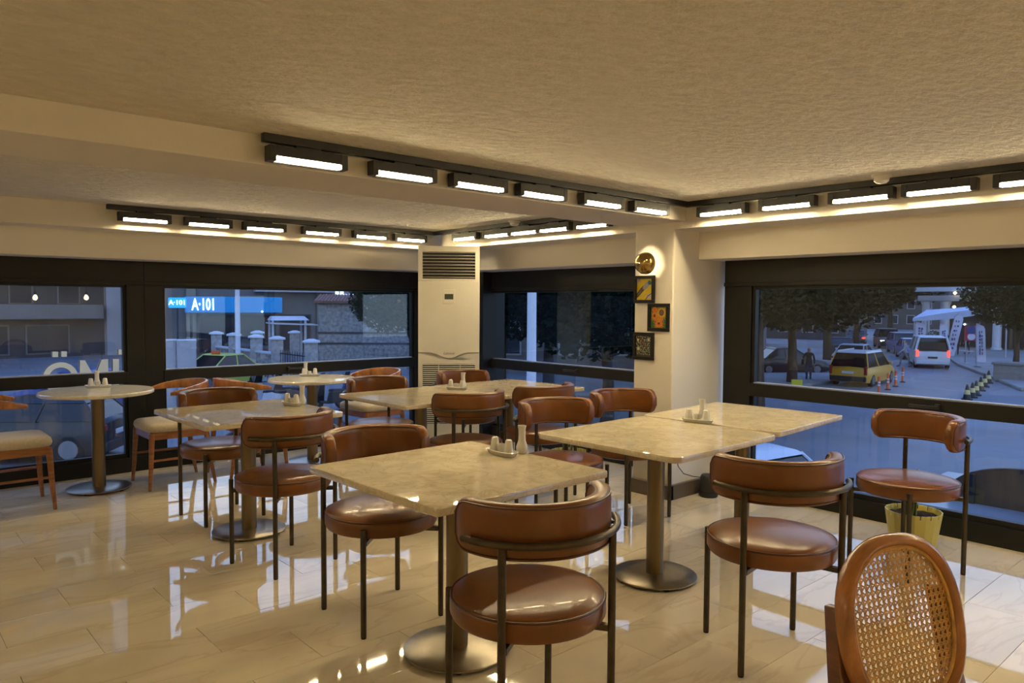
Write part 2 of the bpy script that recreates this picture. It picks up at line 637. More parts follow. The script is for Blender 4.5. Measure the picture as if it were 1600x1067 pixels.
def make_lamp():
    """linear spot: black housing, lens turned towards local -Y (into the room), lip on the wall side"""
    e = empty('track_lamp')
    L = 0.37
    zt, zb = -0.048, -0.112
    secs = [[(x, -0.026, zt), (x, 0.026, zt), (x, 0.026, zb - 0.004), (x, 0.012, zb - 0.004), (x, 0.011, zb + 0.002), (x, -0.021, zb + 0.020), (x, -0.026, zb + 0.020)] for x in (-0.153, 0.153)]
    MB().loft(secs).build('housing', 'black_metal', e)
    for s_ in (-1, 1):
        x0, x1 = sorted((s_ * 0.153, s_ * L / 2))
        box('end_cap', (x0, -0.027, zb - 0.003), (x1, 0.027, zt), 'black_metal', e, 0.003)
    box('adapter', (-0.06, -0.014, zt - 0.002), (0.06, 0.014, -0.036), 'black_metal', e, 0.002)
    pr_ = [(-0.0205, zb + 0.0185), (0.0105, zb + 0.0008), (0.0115, zb + 0.0030), (-0.0195, zb + 0.0207)]
    MB().loft([[(x, y, z) for y, z in pr_] for x in (-0.15, 0.15)]).build('lens', 'lamp_lens', e)
    return e


track('added black fill-light rail on the far side wall, front stretch', [(-2.95, -0.2, ZC), (-2.95, 2.9, ZC)])  # both side rails are unseen, added to light the left of the room
track('added black fill-light rail on the far side wall, back stretch', [(-2.95, 3.66, ZC), (-2.95, 5.9, ZC)])
track('added black fill-light rail behind the camera', [(-2.2, -1.9, ZC), (3.6, -1.9, ZC)])  # unseen rail added to raise the ambient light
LP = make_lamp()


def lamps(centres, rz, desc, end, group):
    for i, c in enumerate(centres):
        place(LP, USED, (c[0], c[1], ZC), rz, f'lit black linear lamp on {desc}, {ORD[i]} from {end}', group, 'track lamp')


lamps([(x, Y1 - 0.045) for x in (1.535, 2.035, 2.505, 2.965, 3.475, 3.945)], 0, 'the cross beam rail', 'its free left end', 'lamps on the cross beam rail')
lamps([(XB - 0.045, y) for y in (2.80, 2.34, 1.89, 1.48, 1.04, 0.58, 0.12, -0.34, -0.8, -1.5)], -PI / 2, 'the right window rail', 'the pillar', 'lamps on the right window rail')  # lamps past the picture edge are added to brighten the room
lamps([(x, YB - 0.045) for x in (1.70, 2.17, 2.63, 3.15, 3.645, 4.08)], 0, 'the left window rail', 'its free left end', 'lamps on the left window rail')
lamps([(XB - 0.045, y) for y in (5.55, 5.09, 4.73, 4.37, 3.95)], -PI / 2, 'the rail between corner and pillar', 'the corner', 'lamps between corner and pillar')
lamps([(-2.95, y) for y in (0.2, 1.2, 2.2, 3.9, 4.7, 5.5)], PI / 2, 'the added side wall fill rail', 'the camera', 'fill lamps on the added far side rail')  # out-of-view lamps added as warm fill from the left
lamps([(x, -1.9) for x in (-1.9, -0.9, 0.1, 1.1, 2.1, 3.1)], 0, 'the added rail behind the camera', 'its left end', 'fill lamps on the added rear rail')  # out-of-view lamps added as fill from behind

# smoke detectors


def detector(loc, label):
    e = empty('smoke_detector', loc)
    tag(e, label, 'smoke detector', 'smoke detectors')
    MB().lathe([(0.05, 0), (0.052, -0.012), (0.045, -0.018)], 24).build('base', 'ac_white', e, smooth=True)
    MB().lathe([(0.040, -0.018), (0.038, -0.035), (0.026, -0.046), (0.010, -0.049)], 24).build('sensor_head', 'ac_white', e, smooth=True)


detector((4.22, 1.72, ZC), 'white round smoke detector on the front ceiling by the right rail')
detector((4.27, 4.76, ZC), 'white round smoke detector on the ceiling near the corner')

# pendant bulbs of the counter behind the camera (seen mirrored in the left glass)
for i, (x, y, z) in enumerate([(2.5, -2.0, 1.47), (3.3, -2.0, 1.48), (0.2, -2.0, 1.47)]):
    e = empty('pendant_lamp', (x, y, z))
    tag(e, f'warm bare bulb pendant behind the camera, {ORD[i]} of three', 'pendant lamp', 'pendant bulbs')
    MB().lathe([(0.008, 0.07), (0.02, 0.05), (0.035, 0.02), (0.038, 0), (0.03, -0.025), (0.01, -0.038)], 16).build('bulb', 'bulb', e, smooth=True)
    MB().cyl((0, 0, 0.06), (0, 0, ZC - z), 0.004, seg=6).build('cord', 'black_metal', e)
    MB().lathe([(0.016, 0.06), (0.018, 0.11), (0.006, 0.12)], 12).build('socket', 'brass', e, smooth=True)

# ------------------------------------------------------------------ leather chair


def make_leather_chair():
    e = empty('leather_chair')
    # round seat pad
    prof = [(r_, z_ + 0.04) for r_, z_ in [(0.02, 0.368), (0.225, 0.368), (0.242, 0.374), (0.250, 0.388), (0.250, 0.425), (0.246, 0.438), (0.236, 0.446),
            (0.20, 0.454), (0.13, 0.461), (0.05, 0.464), (0.004, 0.4645)]]
    seat = MB().lathe(prof, 48).build('seat', 'leather', e, smooth=True)
    c = [(0.2465 * math.cos(2 * PI * i / 48), 0.2465 * math.sin(2 * PI * i / 48), 0.478) for i in range(48)]
    MB().tube(c, 0.0042, 6, closed=True).build('piping', 'piping', seat, smooth=True)
    # under-frame cross and mounting ears
    mb = MB()
    for sx in (-1, 1):
        mb.box((-0.012, -0.262, -0.010), (0.012, 0.262, 0.010), Matrix.Translation((0, 0, 0.397)) @ Matrix.Rotation(sx * PI / 4, 4, 'Z'))
    mb.build('seat_frame', 'bronze', e, bevel=0.002)
    q = 0.192
    for sx, sy, top in ((-1, 1, 0.458), (1, 1, 0.458), (-1, -1, 0.716), (1, -1, 0.716)):
        leg = MB().tube([(sx * q, sy * q, 0.006), (sx * q, sy * q, top)], 0.0125, 10).build('leg', 'bronze', e, smooth=True)
        MB().lathe([(0.011, 0), (0.0115, 0.007), (0.010, 0.008)], 10, Matrix.Translation((sx * q, sy * q, 0))).build('foot', 'rubber', leg)
    # curved back rail
    arc = []
    for i in range(25):
        a = R(-90 - 72 + 144 * i / 24)
        arc.append((0.283 * math.cos(a), 0.283 * math.sin(a), 0.716))
    MB().tube(arc, 0.0115, 10).build('back_rail', 'bronze', e, smooth=True)
    # padded wrap-round backrest: rounded profile swept on an arc
    hh, th, rc = 0.083, 0.027, 0.236
    sec = []
    for k in range(20):
        a = 2 * PI * k / 20
        ca, sa = math.cos(a), math.sin(a)
        f = lambda v, p: math.copysign(abs(v) ** p, v)
        sec.append((f(ca, 0.55) * th, f(sa, 0.42) * hh))
    n = 40
    A = 90.0
    secs = []
    zc = 0.742
    for i in range(n + 1):
        t = -1 + 2 * i / n
        ang = -90 + A * t
        endf = 1.0
        edge = (1 - abs(t)) * R(A) * rc
        if edge < 0.05:      # rounded ends
            x = 1 - edge / 0.05
            endf = math.sqrt(max(0.0, 1 - x * x * 0.82))
        a = R(ang)
        thf = 0.55 + 0.45 * endf
        secs.append([((rc + d * thf) * math.cos(a), (rc + d * thf) * math.sin(a), zc + z * endf) for d, z in sec])
    br = MB().loft(secs).build('backrest', 'leather', e, smooth=True, angle=60)
    # piping loops on the inner and outer edge of the pad
    for rad in (rc - 0.0235, rc + 0.0235):
        pts = []
        for i in range(41):
            t = -1 + 2 * i / 40
            edge = (1 - abs(t)) * R(A - 3) * rc
            endf = 1.0 if edge > 0.05 else math.sqrt(max(0.0, 1 - (1 - edge / 0.05) ** 2 * 0.8))
            a = R(-90 + (A - 3) * t)
            pts.append((rad * math.cos(a), rad * math.sin(a), zc + (hh - 0.010) * endf))
        low = [(x, y, 2 * zc - z) for x, y, z in reversed(pts)]
        MB().tube(pts + low, 0.0038, 5, closed=True).build('piping', 'piping', br, smooth=True)
    # little screws fixing rail to pad
    mb = MB()
    for d in (-55, 0, 55):
        a = R(-90 + d)
        mb.tube([(0.255 * math.cos(a), 0.255 * math.sin(a), 0.716), (0.283 * math.cos(a), 0.283 * math.sin(a), 0.716)], 0.006, 6)
    mb.build('bracket', 'bronze', e)
    return e


lc = make_leather_chair()
GRP = 'round-seated brown leather chairs'
CH = [
    ((1.61, 1.72), 76, 'brown leather chair with its curved back to the camera at the front table'),
    ((2.753, 1.512), 53, 'brown leather chair seen from behind between front right table and cane chair'),
    ((4.22, 1.54), 158, 'brown leather chair beside the right window above a yellow pot'),
    ((1.78, 2.87), -93, 'brown leather chair at the far side of the front table, facing the camera'),
    ((1.741, 3.797), 101.5, 'brown leather chair with its back turned, at the near side of the left square table'),
    ((3.17, 3.10), -97, 'brown leather chair behind the front table corner, left of the right-hand tables'),
    ((3.88, 3.17), -98, 'brown leather chair nearest the picture pillar'),
    ((3.79, 3.945), 88, 'brown leather chair with back turned at the right half of the long back table'),
    ((3.12, 3.96), 80, 'brown leather chair with back turned in the middle, in front of the air conditioner'),
    ((3.08, 4.97), -90, 'brown leather chair behind the left end of the long back table'),
    ((3.94, 4.985), -90, 'brown leather chair directly before the air conditioner grille'),
    ((1.82, 4.90), -86, 'brown leather chair behind the left square table, half hidden by its top'),
]
for (x, y), a, lab in CH:
    place(lc, USED, (x, y, 0), R(a - 90), lab, GRP, 'chair')

# ------------------------------------------------------------------ tables


def rr(wx, wy, r, seg=5):
    out = []
    for cx, cy, a0 in ((wx - r, wy - r, 0), (-wx + r, wy - r, 90), (-wx + r, -wy + r, 180), (wx - r, -wy + r, 270)):
        for k in range(seg + 1):
            a = R(a0 + 90 * k / seg)
            out.append((cx + r * math.cos(a), cy + r * math.sin(a)))
    return out


def pedestal(e, base_r=0.215, pole=0.044, square=False):
    prof = [(0.01, 0.010), (base_r - 0.006, 0.010), (base_r, 0.013), (base_r, 0.018), (base_r - 0.006, 0.021), (0.09, 0.026), (0.01, 0.027)]
    b = MB().lathe(prof, 48).build('base', 'steel_base', e, smooth=True)
    for k in range(5):
        a = 2 * PI * k / 5 + 0.3
        MB().lathe([(0.016, 0), (0.018, 0.011)], 10, Matrix.Translation(((base_r - 0.03) * math.cos(a), (base_r - 0.03) * math.sin(a), 0))).build('glide', 'rubber', b)
    if square:
        MB().prism(rr(pole, pole, 0.008, 3), 0.70, Matrix.Translation((0, 0, 0.02))).build('pole', 'bronze_pole', e, smooth=True)
    else:
        MB().lathe([(pole, 0.02), (pole, 0.715)], 28).build('pole', 'bronze_pole', e, smooth=True)
    mb = MB()
    for k in range(2):
        mb.box((-0.26, -0.02, 0.705), (0.26, 0.02, 0.717), Matrix.Rotation(PI / 4 + k * PI / 2, 4, 'Z'))
    mb.build('top_bracket', 'black_metal', e)


def square_table(cx, cy, wx, wy, rot, label, rc=0.03):
    e = empty('square_table', (cx, cy, 0), R(rot))
    tag(e, label, 'table', 'square marble topped tables')
    mb = MB().prism(rr(wx / 2, wy / 2, rc), 0.028, Matrix.Translation((0, 0, 0.717)))
    mb.build('table_top', 'marble_top', e, bevel=0.005)
    pedestal(e)
    return e


square_table(1.805, 2.345, 0.85, 0.86, 1.0, 'square beige marble table at the front centre on a bronze pedestal', 0.02)
square_table(3.075, 2.33, 0.90, 0.86, 1.5, 'square marble table of the right-hand pair, the half nearer the camera', 0.05)
square_table(4.005, 2.395, 0.88, 0.85, 4.0, 'square marble table of the right-hand pair, the half beside the window', 0.03)
square_table(1.81, 4.435, 0.83, 0.86, 1.0, 'square marble table standing alone before the left-hand windows', 0.03)
square_table(3.085, 4.44, 0.86, 0.86, 0.5, 'left half of the long marble table in the back')
square_table(3.95, 4.46, 0.86, 0.88, 0.5, 'right half of the long marble table in the back')


def round_table(cx, cy, r, label):
    e = empty('round_table', (cx, cy, 0))
    tag(e, label, 'table', 'round marble topped tables')
    MB().lathe([(0.01, 0.717), (r - 0.006, 0.717), (r, 0.722), (r, 0.738), (r - 0.006, 0.745), (0.01, 0.745)], 64).build('table_top', 'marble_white', e, smooth=True)
    pedestal(e, 0.22, 0.045)


round_table(1.385, 6.19, 0.385, 'round white marble table at far left before the dark window')
round_table(3.05, 6.06, 0.375, 'round white marble table left of the air conditioner')

# ------------------------------------------------------------------ condiment sets


def tray_proto():
    o = []
    ns = 28
    def oval(a, b, z):
        pts = []
        for i in range(ns):
            t = 2 * PI * i / ns
            x, y = math.cos(t), math.sin(t)
            pts.append((math.copysign(abs(x) ** 0.75, x) * b, math.copysign(abs(y) ** 0.75, y) * a, z))
        return pts
    secs = [oval(0.074, 0.026, 0.0), oval(0.080, 0.030, 0.004), oval(0.090, 0.039, 0.020), oval(0.094, 0.042, 0.021), oval(0.090, 0.038, 0.0225),
            oval(0.080, 0.031, 0.010), oval(0.03, 0.012, 0.009)]
    return MB().loft(secs).build('condiment_tray', 'porcelain', smooth=True)


def shaker_proto():
    e = empty('condiment_shaker')
    MB().lathe([(0.019, 0), (0.0215, 0.003), (0.020, 0.02), (0.0155, 0.056), (0.0135, 0.062), (0.008, 0.065), (0.002, 0.0655)], 20).build('body', 'porcelain', e, smooth=True)
    mb = MB()
    for k in range(3):
        a = 2 * PI * k / 3
        mb.lathe([(0.0012, 0.0), (0.0010, 0.0012)], 6, Matrix.Translation((0.005 * math.cos(a), 0.005 * math.sin(a), 0.0648)))
    mb.build('pour_hole', 'ac_dark', e)
    return e


def cup_proto():
    return MB().lathe([(0.014, 0), (0.0165, 0.003), (0.0195, 0.036), (0.0195, 0.038), (0.0175, 0.038), (0.015, 0.012), (0.002, 0.011)], 20).build('toothpick_cup', 'porcelain', smooth=True)


def vase_proto():
    return MB().lathe([(0.018, 0), (0.022, 0.003), (0.0255, 0.016), (0.0255, 0.030), (0.021, 0.044), (0.0165, 0.058), (0.0152, 0.085), (0.0165, 0.108),
                       (0.0195, 0.120), (0.0195, 0.123), (0.017, 0.123), (0.013, 0.10), (0.012, 0.06), (0.002, 0.05)], 24).build('bud_vase', 'porcelain', smooth=True)


PT, PS, PC, PV = tray_proto(), shaker_proto(), cup_proto(), vase_proto()
ZT = 0.745
for (x, y), ang, (vx, vy), where in [
    ((2.115, 2.43), -3, (2.205, 2.40), 'the front square table'),
    ((3.545, 2.405), 14, (3.62, 2.425), 'the right-hand table pair'),
    ((2.125, 4.50), 8, (2.195, 4.50), 'the left square table'),
    ((3.49, 4.545), 25, (3.585, 4.585), 'the long back table'),
    ((1.43, 6.36), 66, (1.44, 6.44), 'the far left round table'),
    ((3.10, 6.20), 60, (3.10, 6.28), 'the round table by the air conditioner'),
]:
    a = R(ang)
    d = Vector((-math.sin(a), math.cos(a), 0))
    c = Vector((x, y, ZT))
    place(PT, USED, c, a, f'white boat-shaped condiment tray on {where}', 'condiment trays', 'tray')
    u = Vector((0, 0, 0.0095))
    place(PS, USED, c + d * 0.050 + u, 0.3, f'white shaker, far end of the tray on {where}', 'condiment shakers', 'shaker')
    place(PS, USED, c - d * 0.047 + u, 1.3, f'white shaker, near end of the tray on {where}', 'condiment shakers', 'shaker')
    place(PC, USED, c + d * 0.003 + u, 0, f'small white toothpick cup between the shakers on {where}', 'toothpick cups', 'cup')
    place(PV, USED, (vx, vy, ZT), 0, f'white bottle-shaped bud vase behind the tray on {where}', 'bud vases', 'vase')

# ------------------------------------------------------------------ wooden dining chairs (facing +Y)


def make_wood_chair():
    e = empty('wooden_chair')
    # cushion
    ns = 32
    def sq(a, z, p=0.35):
        out = []
        for i in range(ns):
            t = 2 * PI * i / ns
            x, y = math.cos(t), math.sin(t)
            wx = a * (0.235 if y > 0 else 0.235 - 0.02 * (-y))
            out.append((math.copysign(abs(x) ** p, x) * wx, math.copysign(abs(y) ** p, y) * a * 0.225, z))
        return out
    secs = [sq(0.97, 0.432), sq(1.0, 0.438), sq(1.02, 0.455), sq(1.0, 0.478), sq(0.93, 0.492), sq(0.7, 0.500), sq(0.3, 0.503)]
    MB().loft(secs).build('cushion', 'fabric', e, smooth=True, angle=60)
    mb = MB()
    mb.box((-0.205, 0.185, 0.375), (0.205, 0.205, 0.433)).box((-0.19, -0.205, 0.375), (0.19, -0.185, 0.433))
    for s in (-1, 1):
        mb.box((s * 0.205 - 0.011, -0.2, 0.375), (s * 0.205 + 0.011, 0.2, 0.433))
    mb.build('seat_frame', 'wood', e, bevel=0.003)
    for s in (-1, 1):
        MB().tube([(s * 0.222, 0.222, 0.0), (s * 0.214, 0.210, 0.15), (s * 0.204, 0.196, 0.42)], [0.012, 0.0165, 0.021], 12).build('leg', 'wood', e, smooth=True)
        MB().tube([(s * 0.212, -0.262, 0.0), (s * 0.206, -0.225, 0.2), (s * 0.200, -0.200, 0.42), (s * 0.212, -0.215, 0.58), (s * 0.232, -0.195, 0.715)],
                  [0.012, 0.017, 0.022, 0.018, 0.014], 12).build('leg', 'wood', e, smooth=True)
        MB().tube([(s * 0.212, 0.208, 0.22), (s * 0.207, -0.222, 0.22)], 0.009, 8).build('stretcher', 'wood', e, smooth=True)
    # bent back band: tall behind, tapering into short arms
    secs = []
    n = 36
    for i in range(n + 1):
        t = -1 + 2 * i / n
        a = R(-90 + 112 * t)
        rx, ry = 0.262, 0.245
        b = 1 - abs(t) ** 2.2
        h = 0.026 + 0.056 * b
        zc = 0.735 + 0.020 * (1 - b) * -1 + 0.018 * b
        th = 0.011
        cx, cy = math.cos(a), math.sin(a)
        P0 = lambda r, z: ((rx + r) * cx, (ry + r) * cy - 0.02, z)
        secs.append([P0(-th, zc - h / 2), P0(th, zc - h / 2), P0(th, zc + h / 2), P0(-th, zc + h / 2)])
    MB().loft(secs).build('back_band', 'wood_amber', e, bevel=0.004, angle=50)
    return e


wc = make_wood_chair()
for (x, y), a, lab in [
    ((0.80, 5.99), 0, 'wooden chair with beige cushion cut by the left picture edge'),
    ((1.87, 6.09), 180, 'wooden chair with beige cushion facing the far left round table'),
    ((2.47, 6.03), 4, 'bent wood chair with its back to the window mullion, facing right'),
    ((3.63, 6.03), 184, 'bent wood chair with beige cushion between round table and air conditioner'),
]:
    place(wc, USED, (x, y, 0), R(a - 90), lab, 'wooden chairs with beige cushions', 'chair')

# ------------------------------------------------------------------ cane-backed chair in the right foreground


def make_cane_chair():
    e = empty('cane_back_chair')
    tilt = Matrix.Translation((0, -0.20, 0.47)) @ Matrix.Rotation(R(13), 4, 'X')   # back plane: x across, z up, leaning to -Y
    cz, ax, az = 0.205, 0.178, 0.188

    def egg(t, k=1.0):
        c, s_ = math.cos(t), math.sin(t)
        p = 0.86
        x = math.copysign(abs(c) ** p, c) * ax * k
        z = math.copysign(abs(s_) ** p, s_) * az * k
        return x, z
    ring = [tilt @ Vector((egg(2 * PI * i / 56)[0], 0, cz + egg(2 * PI * i / 56)[1])) for i in range(56)]
    # flattened hoop: section deeper than wide
    secs = []
    n = 56
    for i in range(n):
        t = 2 * PI * i / n
        x, z = egg(t)
        nx, nz = math.cos(t), math.sin(t)
        sec = []
        for k in range(12):
            a = 2 * PI * k / 12
            rr_ = math.cos(a) * 0.0155
            dd = math.sin(a) * 0.023
            sec.append(tilt @ Vector((x + nx * rr_, dd, cz + z + nz * rr_)))
        secs.append(sec)
    mb = MB()
    vs = [p for s_ in secs for p in s_]
    fs = []
    for i in range(n):
        j = (i + 1) % n
        for k in range(12):
            m = (k + 1) % 12
            fs.append((i * 12 + k, i * 12 + m, j * 12 + m, j * 12 + k))
    mb.add(vs, fs)
    mb.build('back_hoop', 'wood_amber', e, smooth=True)
    # inner spline cord
    MB().tube([tilt @ Vector((egg(2 * PI * i / 56, 0.905)[0], 0.008, cz + egg(2 * PI * i / 56, 0.905)[1])) for i in range(56)], 0.0045, 6, closed=True).build('spline', 'cane', e, smooth=True)
    # woven cane: vertical and horizontal strand pairs plus diagonals, clipped to the hoop
    mb = MB()
    kk = 0.93

    def inside(x, z):
        return (abs(x) / (ax * kk)) ** (2 / 0.86) + (abs(z) / (az * kk)) ** (2 / 0.86) <= 1

    def strand(p0, p1, wdt, y):
        # clip by sampling
        P0, P1 = Vector((p0[0], 0, p0[1])), Vector((p1[0], 0, p1[1]))
        N = 80
        ok = [k for k in range(N + 1) if inside((P0.lerp(P1, k / N)).x, (P0.lerp(P1, k / N)).z)]
        if len(ok) < 2:
            return
        a, b = P0.lerp(P1, ok[0] / N), P0.lerp(P1, ok[-1] / N)
        d = (b - a).normalized()
        nn = Vector((-d.z, 0, d.x)) * wdt / 2
        up = Vector((0, 0, cz))
        y0 = Vector((0, y, 0))
        th = Vector((0, 0.0004, 0))
        q = [a - nn, b - nn, b + nn, a + nn]
        vs = [tilt @ (p + up + y0 - th) for p in q] + [tilt @ (p + up + y0 + th) for p in q]
        mb.add(vs, [(0, 3, 2, 1), (4, 5, 6, 7), (0, 1, 5, 4), (1, 2, 6, 5), (2, 3, 7, 6), (3, 0, 4, 7)])
    st = 0.0160
    m = int(0.21 / st) + 1
    for i in range(-m, m + 1):
        for off in (-0.0021, 0.0021):
            strand((i * st + off, -0.21), (i * st + off, 0.21), 0.0022, 0.0)
            strand((-0.21, i * st + off), (0.21, i * st + off), 0.0022, 0.0007)
    for i in range(-2 * m, 2 * m + 1):
        c = (i + 0.5) * st
        strand((c - 0.25, -0.25), (c + 0.25, 0.25), 0.0022, 0.0014)
        strand((c + 0.25, -0.25), (c - 0.25, 0.25), 0.0022, 0.0021)
    ca = mb.build('cane_weave', 'cane', e)
    ca['kind'] = 'stuff'
    # rear posts: splayed, fixed to the back of the hoop, run down as back legs
    for s in (-1, 1):
        top = tilt @ Vector((s * 0.168, -0.035, 0.265))
        mid = Vector((s * 0.192, -0.235, 0.45))
        secs = []
        for p, hw, hd in ((top, 0.012, 0.016), (top.lerp(mid, 0.5), 0.015, 0.019), (mid, 0.016, 0.022), (Vector((s * 0.20, -0.27, 0.2)), 0.014, 0.019), (Vector((s * 0.205, -0.31, 0)), 0.011, 0.014)):
            secs.append([p + Vector((a * hw, b * hd, 0)) for a, b in ((-1, -1), (1, -1), (1, 1), (-1, 1))])
        MB().loft(secs).build('leg', 'wood_dark', e, bevel=0.004)
        MB().tube([(s * 0.20, 0.20, 0), (s * 0.19, 0.185, 0.42)], [0.013, 0.02], 12).build('leg', 'wood_dark', e, smooth=True)
    mb = MB()
    mb.box((-0.2, 0.175, 0.37), (0.2, 0.198, 0.425)).box((-0.19, -0.235, 0.37), (0.19, -0.212, 0.425))
    for s in (-1, 1):
        mb.box((s * 0.195 - 0.011, -0.22, 0.37), (s * 0.195 + 0.011, 0.19, 0.425))
    mb.build('seat_frame', 'wood_dark', e, bevel=0.004)
    MB().prism(rr(0.215, 0.215, 0.07, 6), 0.045, Matrix.Translation((0, -0.01, 0.425))).build('cushion', 'fabric', e, bevel=0.015, bseg=3)
    return e


cc = make_cane_chair()
cc.location = (1.722, 0.42, 0)
cc.rotation_euler = (0, 0, R(-107 - 90))
tag(cc, 'amber wood chair with rounded woven cane back in the right foreground', 'chair')

# ------------------------------------------------------------------ floor-standing air conditioner in the corner
acp = at(701.5, HY, 6.92)
acd = math.atan2(-FWD.y, -FWD.x) + R(4)
ac = empty('air_conditioner', (acp.x, acp.y, 0), acd + PI / 2)      # local -Y is the front
tag(ac, 'tall cream floor-standing air conditioner in the corner', 'air conditioner')
W2_, AH = 0.283, 1.935
# cabinet with a hollow for the outlet
mb = MB()
mb.box((-W2_, 0.02, 0.02), (W2_, 0.30, AH))
mb.build('cabinet', 'ac_white', ac, bevel=0.008)
mb = MB()
mb.box((-W2_, -0.012, 0.30), (W2_, 0.021, 0.86))
o = None
# front panels: lower (with intake grille hole), middle, top surround
sec = [(-0.228, 0.30, 0.735)]


def acbox(nm, x0, x1, z0, z1, y0, y1, m='ac_white', par=ac, bev=0.002):
    return box(nm, (x0, y0, z0), (x1, y1, z1), m, par, bev)


acbox('plinth', -W2_, W2_, 0.0, 0.27, -0.005, 0.022)
lp = MB()
lp.box((-W2_, -0.006, 0.27), (-0.243, 0.022, 0.885)).box((0.243, -0.006, 0.27), (W2_, 0.022, 0.885)).box((-0.243, -0.006, 0.845), (0.243, 0.022, 0.885)).box((-0.243, -0.006, 0.27), (0.243, 0.022, 0.285))
lpan = lp.build('intake_panel', 'ac_white', ac)
acbox('intake_recess', -0.245, 0.245, 0.28, 0.85, 0.012, 0.019, 'ac_dark', ac, 0)
sl = MB().box((-0.243, -0.004, 0), (0.243, 0.010, 0.0085)).build('slat', 'ac_white', lpan, bevel=0.0015, bseg=1)
zz = 0.292
first = True
while zz < 0.84:
    o = sl if first else sl.copy()
    if not first:
        COL.objects.link(o)
    first = False
    o.location = (0, 0, zz)
    zz += 0.0187
for x in (-0.095, 0.105):
    box('slat_divider', (x - 0.003, -0.0055, 0.285), (x + 0.003, 0.010, 0.846), 'ac_white', lpan)
# middle panel, its lower edge sagging in a smile
n = 24
poly = [(-W2_, 0.955)]
poly += [(-W2_ + 2 * W2_ * i / n, 0.952 - (0.052 * (math.cos(PI * ((i / n - 0.5) / 0.33)) * 0.5 + 0.5) if abs(i / n - 0.5) < 0.33 else 0)) for i in range(n + 1)]
poly += [(W2_, 1.615), (-W2_, 1.615)]
Tx = Matrix.Rotation(PI / 2, 4, 'X')
mp_ = MB().prism(poly, 0.03, Matrix.Translation((0, 0.018, 0)) @ Tx)
mp_.build('front_panel', 'ac_white', ac, bevel=0.002, bseg=1)
poly = [(-W2_, 0.885), (W2_, 0.885), (W2_, 0.948)] + [(-W2_ + 2 * W2_ * i / n, 0.944 - (0.062 * (math.cos(PI * ((i / n - 0.5) / 0.33)) * 0.5 + 0.5) if abs(i / n - 0.5) < 0.33 else 0)) for i in range(n, -1, -1)]
MB().prism(poly, 0.026, Matrix.Translation((0, 0.020, 0)) @ Tx).build('lip_panel', 'ac_white', ac)
text_mesh('brand_lettering', 'Lennox', 0.034, 'skirting', ac, 0.0006, Matrix.Translation((0, -0.0135, 0.945)) @ Tx, shear=0.3)
# outlet surround, dark recess and tilted louvres
sr = MB()
sr.box((-W2_, -0.010, 1.617), (-0.243, 0.022, AH)).box((0.243, -0.010, 1.617), (W2_, 0.022, AH)).box((-0.243, -0.010, 1.885), (0.243, 0.022, AH)).box((-0.243, -0.010, 1.617), (0.243, 0.022, 1.635))
sur = sr.build('outlet_surround', 'ac_white', ac)
acbox('outlet_recess', -0.245, 0.245, 1.63, 1.89, 0.012, 0.0195, 'ac_dark', ac, 0)
lv = MB().box((-0.243, -0.009, -0.0014), (0.243, 0.009, 0.0014), Matrix.Rotation(R(-10), 4, 'X')).build('louvre', 'ac_white', sur, bevel=0.0004, bseg=1)
for i in range(9):
    o = lv if i == 0 else lv.copy()
    if i:
        COL.objects.link(o)
    o.location = (0, 0.0, 1.649 + i * 0.0285)
cp = acbox('control_panel', -0.055, 0.055, 1.405, 1.535, -0.019, -0.010)
acbox('display', -0.04, 0.04, 1.445, 1.495, -0.0205, -0.018, 'lcd', cp, 0.001)
for i in range(4):
    acbox('button', -0.045 + i * 0.024, -0.030 + i * 0.024, 1.415, 1.425, -0.021, -0.018, 'ac_white', cp, 0.001)
# refrigerant cable on top
pts = [(0.05, 0.1, AH), (0.06, 0.05, AH + 0.03), (0.02, 0.06, AH + 0.06), (-0.02, 0.15, AH + 0.12)]
MB().tube(pts, 0.004, 6).build('cable', 'ac_white', ac, smooth=True)

# ------------------------------------------------------------------ pillar: sconce and three pictures
sc_ = empty('wall_sconce', (XB, 3.425, 1.705), 0)
sc_.scale = (1.2, 1.22, 1.22)
tag(sc_, 'brass dome wall sconce glowing onto the pillar', 'wall lamp')
TX = Matrix.Rotation(-PI / 2, 4, 'Y')       # local z -> -X
MB().lathe([(0.02, 0), (0.022, 0.008), (0.006, 0.01), (0.006, 0.07)], 20, TX).build('mount', 'brass', sc_, smooth=True)
MB().lathe([(0.064, 0.034), (0.066, 0.036), (0.065, 0.055), (0.056, 0.078), (0.038, 0.095), (0.016, 0.103), (0.002, 0.104), (0.002, 0.100), (0.014, 0.099), (0.035, 0.091), (0.052, 0.075), (0.061, 0.055), (0.062, 0.034), (0.064, 0.034)], 40, TX, caps=False).build('shade', 'brass', sc_, smooth=True)
MB().lathe([(0.002, 0.084), (0.012, 0.082), (0.016, 0.079), (0.012, 0.076), (0.002, 0.075)], 20, TX).build('light_disc', 'sconce_light', sc_, smooth=True)


def flat(e, name, polys, m, z):
    """small printed shapes: polygons in picture coordinates (0..1), laid at depth z in front of the pillar"""
    mb = MB()
    for p in polys:
        vs = [(-z, -(x - 0.5) * PW, (0.5 - y) * PH) for x, y in p]
        mb.add(vs, [tuple(range(len(vs)))])
    return mb.build(name, m, e)


PW, PH = 0.142, 0.155


def ell(cx, cy, rx, ry, n=14, a0=0):
    return [(cx + rx * math.cos(2 * PI * i / n) * math.cos(a0) - ry * math.sin(2 * PI * i / n) * math.sin(a0),
             cy + rx * math.cos(2 * PI * i / n) * math.sin(a0) + ry * math.sin(2 * PI * i / n) * math.cos(a0)) for i in range(n)]


